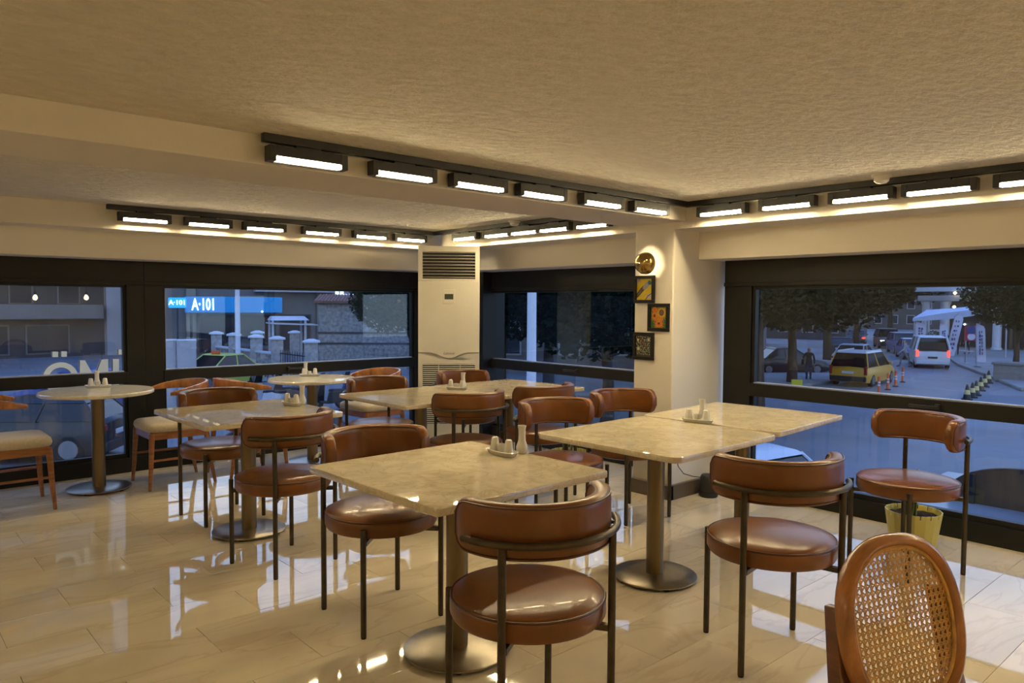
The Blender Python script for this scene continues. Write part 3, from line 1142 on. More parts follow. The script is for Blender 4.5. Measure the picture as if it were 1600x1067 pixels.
def picture(y, z, label, bgm):
    e = empty('framed_picture', (XB, y, z))
    tag(e, label, 'picture', 'small framed pictures on the pillar')
    fw, d = 0.024, 0.018
    a, b = PW / 2, PH / 2
    for nm, lo, hi in (('frame_rail', (-d, -a - fw, b), (0, a + fw, b + fw)), ('frame_rail', (-d, -a - fw, -b - fw), (0, a + fw, -b)),
                       ('frame_stile', (-d, -a - fw, -b), (0, -a, b)), ('frame_stile', (-d, a, -b), (0, a + fw, b))):
        box(nm, lo, hi, 'frame_black', e, 0.002)
    box('print', (-0.006, -a, -b), (-0.001, a, b), bgm, e)
    return e


for nm, c in dict(p_yellow=(0.72, 0.53, 0.01), p_grey=(0.30, 0.29, 0.33), p_lilac=(0.55, 0.50, 0.60), p_blue=(0.02, 0.10, 0.16), p_brown=(0.10, 0.04, 0.02), p_teal=(0.06, 0.16, 0.12),
                  p_orange=(0.72, 0.17, 0.02), p_gold=(0.75, 0.42, 0.04), p_green=(0.03, 0.12, 0.03), p_bark=(0.13, 0.09, 0.07), p_sage=(0.36, 0.40, 0.30), p_olive=(0.035, 0.03, 0.012),
                  p_rust=(0.20, 0.05, 0.03), p_lemon=(0.65, 0.60, 0.22)).items():
    mat(nm, c, 0.5, var=0.12, vscale=60)
p1 = picture(3.468, 1.517, 'black framed picture of a long-tailed bird on yellow', 'p_yellow')
flat(p1, 'tail', [[(0.0, 0.92), (0.0, 0.70), (0.26, 0.44), (0.50, 0.26), (0.60, 0.46), (0.34, 0.66), (0.14, 0.84)]], 'p_brown', 0.0066)
flat(p1, 'tail_feather', [[(0.02, 0.86), (0.03, 0.76), (0.26, 0.56), (0.30, 0.60)]] + [ell(0.30 + 0.08 * k, 0.53 - 0.06 * k, 0.03, 0.015, 8, -0.6) for k in range(3)], 'p_teal', 0.0072)
flat(p1, 'wing', [ell(0.62, 0.33, 0.26, 0.13, 16, -0.62)], 'p_grey', 0.0076)
flat(p1, 'neck', [ell(0.84, 0.19, 0.12, 0.10, 14, 0.5), [(0.78, 0.10), (0.80, 0.02), (0.82, 0.10)], [(0.83, 0.10), (0.87, 0.03), (0.86, 0.11)]], 'p_blue', 0.0080)
flat(p1, 'blossom', [ell(0.08, 0.10, 0.09, 0.08), ell(0.18, 0.04, 0.08, 0.04), ell(0.04, 0.22, 0.04, 0.05), ell(0.85, 0.78, 0.10, 0.09), ell(0.68, 0.88, 0.10, 0.07), ell(0.90, 0.92, 0.08, 0.06), ell(0.74, 0.74, 0.06, 0.05)], 'p_lilac', 0.0070)
flat(p1, 'twig', [[(0.55, 0.99), (0.72, 0.80), (0.95, 0.68), (0.97, 0.71), (0.75, 0.84), (0.60, 1.0)]], 'p_brown', 0.0075)
p2 = picture(3.335, 1.312, 'black framed picture of orange sunflowers', 'p_green')


def petals(cx, cy, r0, r1, n, wdt, ph=0.0):
    out = []
    for k in range(n):
        a = 2 * PI * k / n + ph
        out.append([(cx + r0 * math.cos(a - wdt), cy + r0 * math.sin(a - wdt)), (cx + r1 * math.cos(a), cy + r1 * math.sin(a)), (cx + r0 * math.cos(a + wdt), cy + r0 * math.sin(a + wdt))])
    return [[(min(1, max(0, x)), min(1, max(0, y))) for x, y in p] for p in out]


flat(p2, 'petals', petals(0.26, 0.42, 0.14, 0.34, 15, 0.24) + petals(0.52, 0.80, 0.14, 0.38, 15, 0.24) + [ell(0.26, 0.42, 0.19, 0.18), ell(0.52, 0.80, 0.24, 0.15), ell(0.24, 0.14, 0.17, 0.13), ell(0.5, 0.60, 0.28, 0.08)], 'p_orange', 0.0066)
flat(p2, 'petals', petals(0.68, 0.28, 0.20, 0.42, 20, 0.15) + petals(0.26, 0.42, 0.10, 0.33, 13, 0.12, 0.3) + petals(0.52, 0.80, 0.10, 0.36, 13, 0.12, 0.3) + [ell(0.68, 0.28, 0.24, 0.23)], 'p_gold', 0.0071)
flat(p2, 'flower_ring', [ell(0.68, 0.27, 0.155, 0.15, 18), ell(0.24, 0.42, 0.06, 0.07), ell(0.52, 0.78, 0.08, 0.05)], 'p_brown', 0.0076)
flat(p2, 'flower_heart', [ell(0.68, 0.27, 0.115, 0.11, 18)], 'p_bark', 0.0081)
p3 = picture(3.468, 1.097, 'black framed picture with a dense green and cream leaf pattern', 'p_olive')
rs = random.Random(3)
flat(p3, 'leaf_pattern', [ell(0.06 + 0.115 * i + rs.uniform(-.03, .03), 0.06 + 0.1 * j + rs.uniform(-.03, .03), rs.uniform(.035, .06), rs.uniform(.015, .028), 8, rs.uniform(0, PI)) for i in range(8) for j in range(9)], 'p_sage', 0.0066)
flat(p3, 'flower_pattern', [ell(0.16, 0.62, 0.11, 0.10), ell(0.82, 0.18, 0.09, 0.08)], 'p_sage', 0.0071)
flat(p3, 'flower_pattern', [ell(0.16, 0.62, 0.05, 0.05), ell(0.82, 0.18, 0.05, 0.05), ell(0.12, 0.2, 0.06, 0.06)], 'p_lemon', 0.0076)
flat(p3, 'branch', [[(0.28, 0.12), (0.33, 0.10), (0.52, 0.40), (0.74, 0.52), (0.72, 0.55), (0.48, 0.45)]], 'p_rust', 0.0078)

# ------------------------------------------------------------------ yellow pots with plants


def pot(loc, label, leaf=True, r=0.15, h=0.205):
    e = empty('plant_pot', loc, 0.2)
    tag(e, label, 'plant pot', 'scalloped yellow plant pots')
    nseg = 48
    prof = [(r * 0.80, 0.0), (r * 0.83, 0.004), (r, h)]
    mb = MB()
    vs, fs = [], []
    # castellated wall of 16 staves with narrow slots in the rim
    ns = 16
    for k in range(ns):
        a0, a1 = 2 * PI * k / ns, 2 * PI * (k + 1) / ns
        g = 0.022
        for (lo, hi, z0, z1) in ((a0, a1, 0.0, h - 0.024), (a0 + g, a1 - g, h - 0.024, h)):
            ro = lambda z: r * (0.80 + 0.20 * z / h)
            b = len(vs)
            am = (lo + hi) / 2
            for z in (z0, z1):
                for rad_off in (0, -0.006):
                    for a in (lo, am, hi):
                        bulge = 0.0025 if a == am else 0
                        q = ro(z) + rad_off + bulge
                        vs.append((q * math.cos(a), q * math.sin(a), z))
            # idx: z0:out0-2,in3-5 ; z1: out6-8,in9-11
            for i in (0, 1):
                fs += [(b + i, b + i + 1, b + 7 + i, b + 6 + i), (b + 3 + i, b + 9 + i, b + 10 + i, b + 4 + i), (b + 6 + i, b + 7 + i, b + 10 + i, b + 9 + i)]
            fs += [(b, b + 6, b + 9, b + 3), (b + 2, b + 5, b + 11, b + 8)]
    mb.add(vs, fs)
    mb.build('wall', 'pot_yellow', e)
    MB().lathe([(0.01, 0.0), (r * 0.80, 0.0), (r * 0.80, 0.006), (0.01, 0.006)], 32).build('bottom', 'pot_yellow', e)
    mb = MB()
    rings = 7
    vs = [(0, 0, h - 0.03)]
    rs_ = random.Random(5)
    for i in range(1, rings + 1):
        q = (r * 0.95) * i / rings
        for k in range(28):
            a = 2 * PI * k / 28
            vs.append((q * math.cos(a), q * math.sin(a), h - 0.034 + rs_.uniform(-0.006, 0.008)))
    fs = [(0, 1 + k, 1 + (k + 1) % 28) for k in range(28)]
    for i in range(rings - 1):
        for k in range(28):
            a, b = 1 + i * 28 + k, 1 + i * 28 + (k + 1) % 28
            fs.append((a, b, b + 28, a + 28))
    mb.add(vs, fs)
    mb.build('soil', 'soil', e)
    if leaf:
        for (dx, dy, hh, lean, wd, ro_) in ((0.02, -0.01, 0.27, 0.05, 0.032, 0.2), (-0.02, 0.02, 0.20, -0.04, 0.028, 1.3), (0.0, 0.04, 0.16, 0.06, 0.024, 2.4)):
            secs = []
            for i in range(9):
                t = i / 8
                w_ = wd * (0.6 + 0.9 * t) * (1 - t ** 3) + 0.001
                c = Vector((dx + lean * t * t, dy, h - 0.04 + hh * t))
                dr = Vector((math.cos(ro_), math.sin(ro_), 0))
                nn = Vector((-dr.y, dr.x, 0))
                secs.append([c - dr * w_, c + nn * 0.006, c + dr * w_, c + nn * 0.011])
            lf = MB().loft(secs).build('leaf', 'leaf', e, smooth=True)
            for s in (-1, 1):
                MB().tube([s_[0 if s < 0 else 2] for s_ in secs], 0.0035, 5).build('leaf_margin', 'leaf_edge', lf, smooth=True)
    return e


pot((4.66, 1.66, 0), 'yellow scalloped pot with a snake plant under the chair by the right window')
pot((4.40, 4.22, 0), 'yellow scalloped pot on the floor beyond the tables, beside the pillar window')

# black cylindrical extension unit and its cable by the pillar foot
e = empty('power_unit', (4.70, 3.085, 0))
tag(e, 'black rounded plastic unit on the floor beside the pillar', 'appliance')
MB().lathe([(0.01, 0.0), (0.062, 0.0), (0.068, 0.006), (0.070, 0.03), (0.066, 0.10), (0.060, 0.145), (0.050, 0.160), (0.02, 0.165), (0.002, 0.165)], 32).build('body', 'black_metal', e, smooth=True)
MB().lathe([(0.0705, 0.040), (0.072, 0.044), (0.0705, 0.048)], 32).build('ring', 'rubber', e, smooth=True)
pts = [(4.645, 3.11, 0.145), (4.60, 3.15, 0.15), (4.53, 3.185, 0.175), (4.49, 3.205, 0.23), (4.475, 3.208, 0.28), (4.50, 3.208, 0.34), (4.52, 3.208, 0.36)]
tag(MB().tube(pts, 0.0032, 6).build('power_cable', 'black_metal', smooth=True), 'thin black cable looping from the pillar to the black unit', 'cable')

# ================================================================== outside: the street at dusk, one storey below
mat('asphalt', (0.19, 0.20, 0.22), 0.55, var=0.25, vscale=0.35, bump=0.2, bscale=8, world=True)
mat('paving', (0.28, 0.27, 0.26), 0.7, var=0.25, vscale=0.8, world=True)
mat('kerb', (0.20, 0.20, 0.19), 0.8, var=0.2)
mat('roof_grey', (0.30, 0.31, 0.33), 0.35, var=0.15, vscale=1.5)
mat('stone', (0.30, 0.30, 0.29), 0.9, var=0.55, vscale=5.5, bump=0.8, bscale=6, bdist=0.05, detail=6)
mat('stone_pale', (0.42, 0.42, 0.41), 0.9, var=0.35, vscale=4, bump=0.6, bscale=6, bdist=0.03)
mat('tiles_roof', (0.24, 0.12, 0.09), 0.8, var=0.3, vscale=3)
mat('dark_band', (0.05, 0.045, 0.05), 0.8, var=0.2)
mat('facade_grey', (0.16, 0.155, 0.15), 0.8, var=0.2, vscale=0.6)
mat('facade_dark', (0.055, 0.055, 0.06), 0.7, var=0.3, vscale=0.5)
mat('facade_pale', (0.40, 0.40, 0.42), 0.8, var=0.12, vscale=0.5)
mat('facade_beige', (0.26, 0.23, 0.18), 0.8, var=0.15, vscale=0.5)
mat('shop_glass', (0.03, 0.035, 0.045), 0.15, var=0.3, vscale=1.0)
mat('sign_blue', (0.0, 0.19, 0.50), 0.4, emit=0.55)
mat('sign_blue_lit', (0.02, 0.30, 1.0), 0.4, emit=1.6)
mat('sign_white', (0.75, 0.88, 1.0), 0.4, emit=2.6)
mat('sign_pale', (0.66, 0.76, 1.0), 0.4, emit=1.3)
mat('white_paint', (0.62, 0.64, 0.68), 0.5, var=0.08)
mat('grey_metal', (0.36, 0.38, 0.41), 0.45, metal=0.3, var=0.1)
mat('cabinet_grey', (0.42, 0.43, 0.45), 0.6, var=0.12, vscale=3)
mat('bark', (0.05, 0.035, 0.025), 0.9, var=0.4, vscale=8)
mat('tree_leaf', (0.010, 0.024, 0.010), 0.9, spec=0.05, var=0.5, vscale=1.2)
mat('tree_leaf_dark', (0.005, 0.012, 0.007), 0.9, spec=0.05, var=0.5, vscale=1.2)
mat('hedge', (0.03, 0.07, 0.02), 0.7, var=0.4, vscale=3)
mat('car_glass', (0.010, 0.012, 0.016), 0.08, var=0.1)
mat('tyre', (0.012, 0.012, 0.012), 0.85, var=0.1)
mat('hub', (0.25, 0.25, 0.27), 0.35, metal=0.8, var=0.1)
mat('tail_red', (1.0, 0.05, 0.03), 0.3, emit=4.0)
mat('tail_off', (0.25, 0.012, 0.01), 0.25, var=0.1)
mat('head_on', (1.0, 0.93, 0.8), 0.3, emit=7.0)
mat('head_off', (0.45, 0.46, 0.48), 0.15, var=0.1)
mat('plate', (0.6, 0.62, 0.65), 0.5, var=0.05)
for nm, c in dict(car_yellow=(0.58, 0.30, 0.02), car_lime=(0.50, 0.55, 0.10), car_white=(0.60, 0.62, 0.66), car_black=(0.015, 0.016, 0.02), car_silver=(0.36, 0.38, 0.42), car_blue=(0.035, 0.06, 0.22), car_grey=(0.10, 0.105, 0.12), car_brown=(0.16, 0.10, 0.07)).items():
    mat(nm, c, 0.38, metal=0.0, var=0.06, vscale=2, coat=0.15)
mat('trim_black', (0.02, 0.02, 0.022), 0.6, var=0.1)
mat('orange_plastic', (0.75, 0.13, 0.03), 0.5, var=0.1)
mat('amber_band', (0.60, 0.50, 0.20), 0.5, var=0.1)
mat('flag_cloth', (0.62, 0.62, 0.72), 0.7, var=0.06)
mat('flag_ink', (0.05, 0.06, 0.20), 0.7, var=0.1)
mat('flag_red', (0.45, 0.03, 0.05), 0.7, var=0.1)
mat('yellow_board', (0.62, 0.55, 0.03), 0.5, var=0.05)
mat('warm_window', (1.0, 0.62, 0.22), 0.5, emit=0.9)
mat('street_bulb', (1.0, 0.72, 0.30), 0.5, emit=10)
mat('cold_light', (0.8, 0.9, 1.0), 0.5, emit=4)
mat('awning', (0.50, 0.56, 0.68), 0.6, var=0.08)
mat('skin', (0.42, 0.24, 0.16), 0.6, var=0.05)
mat('cloth_dark', (0.02, 0.02, 0.03), 0.85, var=0.2)
mat('cloth_grey', (0.16, 0.17, 0.19), 0.85, var=0.2)
mat('cloth_blue', (0.03, 0.05, 0.12), 0.85, var=0.2)
mat('cloth_pale', (0.40, 0.42, 0.46), 0.85, var=0.15)
mat('hair', (0.02, 0.014, 0.01), 0.7, var=0.1)
mat('plank', (0.10, 0.065, 0.04), 0.6, var=0.35, vscale=2, stretch=(1, 6, 1))

gnd = MB().box((-60, 5.3, G - 0.3), (5.3, 160, G)).box((5.3, -60, G - 0.3), (200, 160, G)).box((-60, -60, G - 0.3), (5.3, -4, G))
tag(gnd.build('ground', 'asphalt'), 'grey asphalt street below the windows', 'street', kind='structure')
tag(box('wall_below', (-3.4, -3.4, G), (5.24, 6.88, -0.26), 'facade_grey'), 'storey below the room', 'wall', kind='structure')
SD = YAW - math.atan2(0.50, 1.0)                 # heading of the street seen through the right window
SV = Vector((math.cos(SD), math.sin(SD), 0))
SN = Vector((math.sin(SD), -math.cos(SD), 0))    # to the right of the street


def rotz(a, loc=(0, 0, 0)):
    return Matrix.Translation(loc) @ Matrix.Rotation(a, 4, 'Z')


# pavements along the street
p = gp(1545, 36)
pv = MB()
pts = [gp(1600, 33), gp(1540, 40.5), gp(1500, 47), gp(1478, 56), gp(1455, 80), gp(1440, 120), gp(1900, 120), gp(1900, 33)]
n = len(pts)
pv.add([(q.x, q.y, G) for q in pts] + [(q.x, q.y, G + 0.15) for q in pts], [tuple(range(n)), tuple(range(n, 2 * n))] + [(i, (i + 1) % n, n + (i + 1) % n, n + i) for i in range(n)])
tag(pv.build('pavement', 'paving', bevel=0.03), 'raised pavement on the right of the street', 'pavement', kind='structure')
pts = [gp(1120, 30), gp(1310, 36), gp(1318, 48), gp(1330, 75), gp(1350, 120), gp(900, 120), gp(900, 30)]
n = len(pts)
pv = MB().add([(q.x, q.y, G) for q in pts] + [(q.x, q.y, G + 0.15) for q in pts], [tuple(range(n)), tuple(range(n, 2 * n))] + [(i, (i + 1) % n, n + (i + 1) % n, n + i) for i in range(n)])
tag(pv.build('pavement', 'paving', bevel=0.03), 'raised pavement under the trees left of the street', 'pavement', kind='structure')

# ------------------------------------------------------------------ trees


def leaf_mesh(name, seed, n, blobs, size, m):
    rs = random.Random(seed)
    vs, fs = [], []
    for i in range(n):
        bx_, by_, bz_, br_ = blobs[rs.randrange(len(blobs))]
        while True:
            q = Vector((rs.uniform(-1, 1), rs.uniform(-1, 1), rs.uniform(-1, 1)))
            if q.length <= 1:
                break
        q = q.normalized() * (q.length ** 0.45)
        c = Vector((bx_, by_, bz_)) + Vector((q.x, q.y, q.z * 0.8)) * br_
        a = Vector((rs.uniform(-1, 1), rs.uniform(-1, 1), rs.uniform(-0.6, 0.6))).normalized()
        b = a.cross(Vector((rs.uniform(-1, 1), rs.uniform(-1, 1), rs.uniform(-1, 1)))).normalized()
        s_ = size * rs.uniform(0.6, 1.3)
        k = len(vs)
        vs += [c - a * s_, c + b * s_ * 0.45, c + a * s_, c - b * s_ * 0.45]
        fs.append((k, k + 1, k + 2, k + 3))
    me = bpy.data.meshes.new(name)
    me.from_pydata([tuple(v) for v in vs], [], fs)
    me.materials.append(MATS[m])
    return me


def crown_blobs(seed, h, r):
    rs = random.Random(seed)
    return [(0, 0, h, r * 0.75)] + [(math.cos(a) * r * 0.55, math.sin(a) * r * 0.55, h + rs.uniform(-0.35, 0.3) * r, r * rs.uniform(0.42, 0.62)) for a in [i * 2 * PI / 9 + rs.uniform(-.3, .3) for i in range(9)]]


TREE = []
for k in range(3):
    h = (4.3, 4.6, 4.0)[k]
    r = (2.9, 2.7, 3.0)[k]
    TREE.append((leaf_mesh('foliage', 11 + k, 15000, crown_blobs(k + 3, h, r), 0.105, ('tree_leaf_dark', 'tree_leaf', 'tree_leaf_dark')[k]), h, r))


def tree(loc, k, sc, label, rz=0.0):
    me, h, r = TREE[k]
    e = empty('tree', loc, rz)
    e.scale = (sc, sc, sc)
    tag(e, label, 'tree', 'street trees')
    f = bpy.data.objects.new('foliage', me)
    COL.objects.link(f)
    f.parent = e
    f['kind'] = 'stuff'
    mb = MB().tube([(0, 0, 0), (0.05, 0.02, 1.2), (-0.04, 0.05, 2.3), (0.02, 0, h)], [0.2, 0.15, 0.13, 0.05], 9)
    for i in range(6):
        a = i * 1.05
        mb.tube([(0, 0.03, 1.7 + 0.25 * i), (math.cos(a) * r * 0.35, math.sin(a) * r * 0.35, h - 0.5), (math.cos(a) * r * 0.65, math.sin(a) * r * 0.65, h + 0.2)], [0.08, 0.05, 0.02], 6)
    mb.build('trunk', 'bark', e, smooth=True)
    return e


for px, d, k, sc, lab in [
    (785, 24, 0, 1.25, 'dark street tree at the left of the pillar-side window'),
    (858, 32, 1, 1.4, 'dark street tree in the middle of the pillar-side window'),
    (950, 22, 2, 1.15, 'dark street tree close to the pillar'),
    (1050, 34, 0, 1.4, 'dark street tree hidden mostly behind the pillar'),
    (1190, 23, 1, 1.1, 'dark tree at the left edge of the right-hand window'),
    (1240, 35, 2, 1.35, 'dark street tree left of the yellow taxi'),
    (1296, 50, 0, 1.7, 'dark street tree above the parked cars'),
    (1338, 66, 2, 1.6, 'dark street tree over the far end of the street'),
    (1392, 96, 0, 2.0, 'dark street tree behind the oncoming cars'),
    (1590, 40, 1, 0.95, 'dark street tree at the right picture edge'),
    (652, 30, 1, 0.95, 'green tree at the right end of the stone building'),
    (262, 84, 2, 1.6, 'dark tree behind the small lit blue sign'),
    (352, 78, 0, 1.5, 'tree showing above the blue shop sign'),
]:
    tree(gp(px, d), k, sc, lab, px * 0.37)

# ------------------------------------------------------------------ cars (local +Y is the front)


def car(loc, yaw, label, paint, kind='sedan', tails=False, heads=False, L=4.3, W=1.75, HT=1.46, roofm=None, taxi=False, group='vehicles in the street'):
    e = empty('van' if kind == 'van' else 'car', loc, yaw - PI / 2)
    tag(e, label, 'van' if kind == 'van' else 'car', group)
    hw, hl = W / 2, L / 2

    def sec(y, w_, z0, z1, tw=0.9, crown=0.03):
        return [(-w_ * 0.94, y, z0), (w_ * 0.94, y, z0), (w_, y, z0 + (z1 - z0) * 0.35), (w_ * 0.985, y, z0 + (z1 - z0) * 0.75), (w_ * tw, y, z1), (0, y, z1 + crown), (-w_ * tw, y, z1), (-w_ * 0.985, y, z0 + (z1 - z0) * 0.75), (-w_, y, z0 + (z1 - z0) * 0.35)]
    bz = 0.2
    belt = {'sedan': 0.90, 'wagon': 0.94, 'suv': 1.02, 'van': 1.08}[kind]
    hood = {'sedan': 0.80, 'wagon': 0.88, 'suv': 0.98, 'van': 1.02}[kind]
    tail = {'sedan': 0.92, 'wagon': 0.94, 'suv': 1.02, 'van': 1.08}[kind]
    secs = [sec(-hl, hw * 0.86, bz + 0.12, tail - 0.12), sec(-hl + 0.10, hw * 0.96, bz + 0.02, tail - 0.02), sec(-hl + 0.5, hw, bz, belt), sec(0, hw, bz, belt), sec(hl - 1.35, hw, bz, belt), sec(hl - 1.1, hw, bz, hood + 0.03),
            sec(hl - 0.4, hw * 0.97, bz, hood - 0.08), sec(hl - 0.1, hw * 0.92, bz + 0.02, hood - 0.2), sec(hl, hw * 0.82, bz + 0.12, hood - 0.3)]
    MB().loft(secs).build('body', paint, e, smooth=True, angle=45)
    # glasshouse
    r0, r1 = {'sedan': (-hl + 0.55, -hl + 1.25), 'wagon': (-hl + 0.08, -hl + 0.38), 'suv': (-hl + 0.12, -hl + 0.5), 'van': (-hl + 0.05, -hl + 0.28)}[kind]
    f0, f1 = {'sedan': (hl - 1.15, hl - 2.0), 'wagon': (hl - 1.05, hl - 1.75), 'suv': (hl - 1.2, hl - 1.85), 'van': (hl - 0.75, hl - 1.45)}[kind]

    def gs(y, w_, z, k=0.0):
        return [(-w_, y, z), (w_, y, z)]
    wb, wt = hw * 0.955, hw * 0.76
    zt = HT - 0.05
    vs = [(-wb, r0, belt - 0.03), (wb, r0, belt - 0.03), (wb, f0, belt - 0.03), (-wb, f0, belt - 0.03), (-wt, r1, zt), (wt, r1, zt), (wt, f1, zt), (-wt, f1, zt)]
    fs = [(0, 3, 2, 1), (4, 5, 6, 7), (0, 1, 5, 4), (1, 2, 6, 5), (2, 3, 7, 6), (3, 0, 4, 7)]
    MB().add(vs, fs).build('windows', 'car_glass', e, bevel=0.03)
    MB().loft([[(-wt * 1.02, r1 - 0.06, zt - 0.015), (wt * 1.02, r1 - 0.06, zt - 0.015), (wt * 0.93, r1 + 0.03, zt + 0.04), (-wt * 0.93, r1 + 0.03, zt + 0.04)],
               [(-wt * 1.03, (r1 + f1) / 2, zt - 0.015), (wt * 1.03, (r1 + f1) / 2, zt - 0.015), (wt * 0.95, (r1 + f1) / 2, zt + 0.06), (-wt * 0.95, (r1 + f1) / 2, zt + 0.06)],
               [(-wt * 1.02, f1 + 0.06, zt - 0.015), (wt * 1.02, f1 + 0.06, zt - 0.015), (wt * 0.93, f1 - 0.02, zt + 0.04), (-wt * 0.93, f1 - 0.02, zt + 0.04)]]).build('roof', roofm or paint, e, smooth=True)
    # pillars
    for s in (-1, 1):
        for (ya, yb) in ((r0, r1), (f0, f1), ((r0 + f0) / 2 - 0.1, (r1 + f1) / 2 - 0.1)):
            MB().tube([(s * wb, ya, belt - 0.03), (s * wt, yb, zt)], 0.03 if kind != 'van' else 0.07, 6).build('pillar', paint, e, smooth=True)
        MB().box((s * (wb + 0.02), f0 - 0.25, belt + 0.0), (s * (wb + 0.17), f0 - 0.15, belt + 0.12)).build('mirror', paint, e, bevel=0.03)
    wr = 0.31 if kind != 'suv' else 0.35
    for s in (-1, 1):
        for y in (-hl + 0.78, hl - 0.85):
            T = Matrix.Translation((s * (hw - 0.11), y, wr)) @ Matrix.Rotation(PI / 2, 4, 'Y')
            wh = MB().lathe([(wr - 0.06, -0.11), (wr, -0.08), (wr, 0.08), (wr - 0.06, 0.11)], 20, T).build('wheel', 'tyre', e, smooth=True)
            MB().lathe([(wr * 0.62, -0.118), (wr * 0.64, 0), (wr * 0.62, 0.118)], 14, T).build('hub', 'hub', wh)
        zl = belt - 0.16
        tz = (zl - 0.05, zl + 0.12) if kind in ('sedan', 'suv') else (zl - 0.15, zl + 0.28)
        x0, x1 = sorted((s * hw * 0.93, s * hw * (0.60 if kind == 'sedan' else 0.78)))
        box('taillight', (x0, -hl - 0.015, tz[0] - 0.05), (x1, -hl + 0.10, tz[1] - 0.08), 'tail_red' if tails else 'tail_off', e, 0.02)
        x0, x1 = sorted((s * hw * 0.88, s * hw * 0.55))
        box('headlight', (x0, hl - 0.16, hood - 0.34), (x1, hl - 0.02, hood - 0.22), 'head_on' if heads else 'head_off', e, 0.02)
    box('bumper', (-hw * 0.9, -hl - 0.05, bz + 0.08), (hw * 0.9, -hl + 0.1, bz + 0.30), 'trim_black' if kind != 'van' else paint, e, 0.03)
    box('bumper', (-hw * 0.88, hl - 0.12, bz + 0.06), (hw * 0.88, hl + 0.04, bz + 0.26), 'trim_black', e, 0.03)
    box('number_plate', (-0.26, -hl - 0.03, 0.62), (0.26, -hl + 0.08, 0.73), 'plate' if kind != 'van' else 'trim_black', e, 0.005)
    box('grille', (-0.45, hl - 0.06, 0.44), (0.45, hl + 0.015, 0.60), 'trim_black', e, 0.01)
    if kind == 'van':
        MB().box((-hw * 0.72, r0 - 0.045, belt + 0.06), (hw * 0.72, r0 + 0.0, HT - 0.28)).build('rear_window', 'car_glass', e, bevel=0.04)
    if taxi:
        box('taxi_sign', (-0.22, 0.0, zt + 0.05), (0.22, 0.14, zt + 0.19), 'orange_plastic', e, 0.02)
    if kind == 'wagon':
        for s in (-1, 1):
            MB().tube([(s * wt * 0.9, r1, zt + 0.07), (s * wt * 0.9, f1, zt + 0.08)], 0.025, 6).build('roof_rail', 'white_paint', e)
    return e


def away(px, d):
    """heading of a car driving away along the street at that spot"""
    return SD


car(gp(1352, 36.0), SD - R(16), 'yellow taxi estate with white roof beside the orange posts', 'car_yellow', 'wagon', L=4.4, HT=1.62, W=1.8, roofm='car_white')
car(gp(1340, 45.5), SD - R(14), 'silver car parked just beyond the yellow taxi', 'car_silver', 'sedan')
car(gp(1318, 56), SD - R(3), 'black saloon with lit red tail lights beyond the silver car', 'car_black', 'sedan', tails=True)
car(gp(1340, 74), SD, 'small dark car with red lights at the far end of the street', 'car_grey', 'sedan', tails=True)
car(gp(1453, 47), SD + R(3), 'white van seen from behind in the right lane', 'car_white', 'van', tails=True, L=4.9, W=1.93, HT=1.92)
car(gp(1388, 68), SD + PI + R(8), 'black off-road car with headlights on, facing the camera', 'car_black', 'suv', heads=True, W=1.9, HT=1.75)
car(gp(1412, 60), SD + PI + R(10), 'dark blue car with headlights on, behind the white van', 'car_blue', 'suv', heads=True, HT=1.68, roofm='car_silver')
car(gp(1428, 54), SD + PI + R(8), 'blue car half hidden by the white van', 'car_blue', 'sedan', roofm='car_white')
car(gp(1232, 41), SD - R(60), 'dark car parked under the trees left of the taxi', 'car_black', 'sedan')
car(gp(338, 33), YAW + R(155), 'lime taxi with orange roof sign before the stone wall', 'car_lime', 'sedan', taxi=True, roofm='car_lime')
car(gp(375, 49.5), YAW + R(80), 'dark car parked behind the stone wall', 'car_black', 'sedan')
car(gp(1140, 12.0), SD + R(60), 'white car parked right below the right-hand window', 'car_white', 'sedan')
car(gp(438, 15.5), YAW + R(120), 'grey car parked below the left-hand window', 'car_grey', 'sedan')
car(gp(35, 17.5), YAW + R(95), 'dark car seen through the low pane at far left', 'car_black', 'suv')
car(gp(120, 25), YAW + R(85), 'blue car parked below the far left window', 'car_blue', 'sedan')

# ------------------------------------------------------------------ motor scooters below the left window


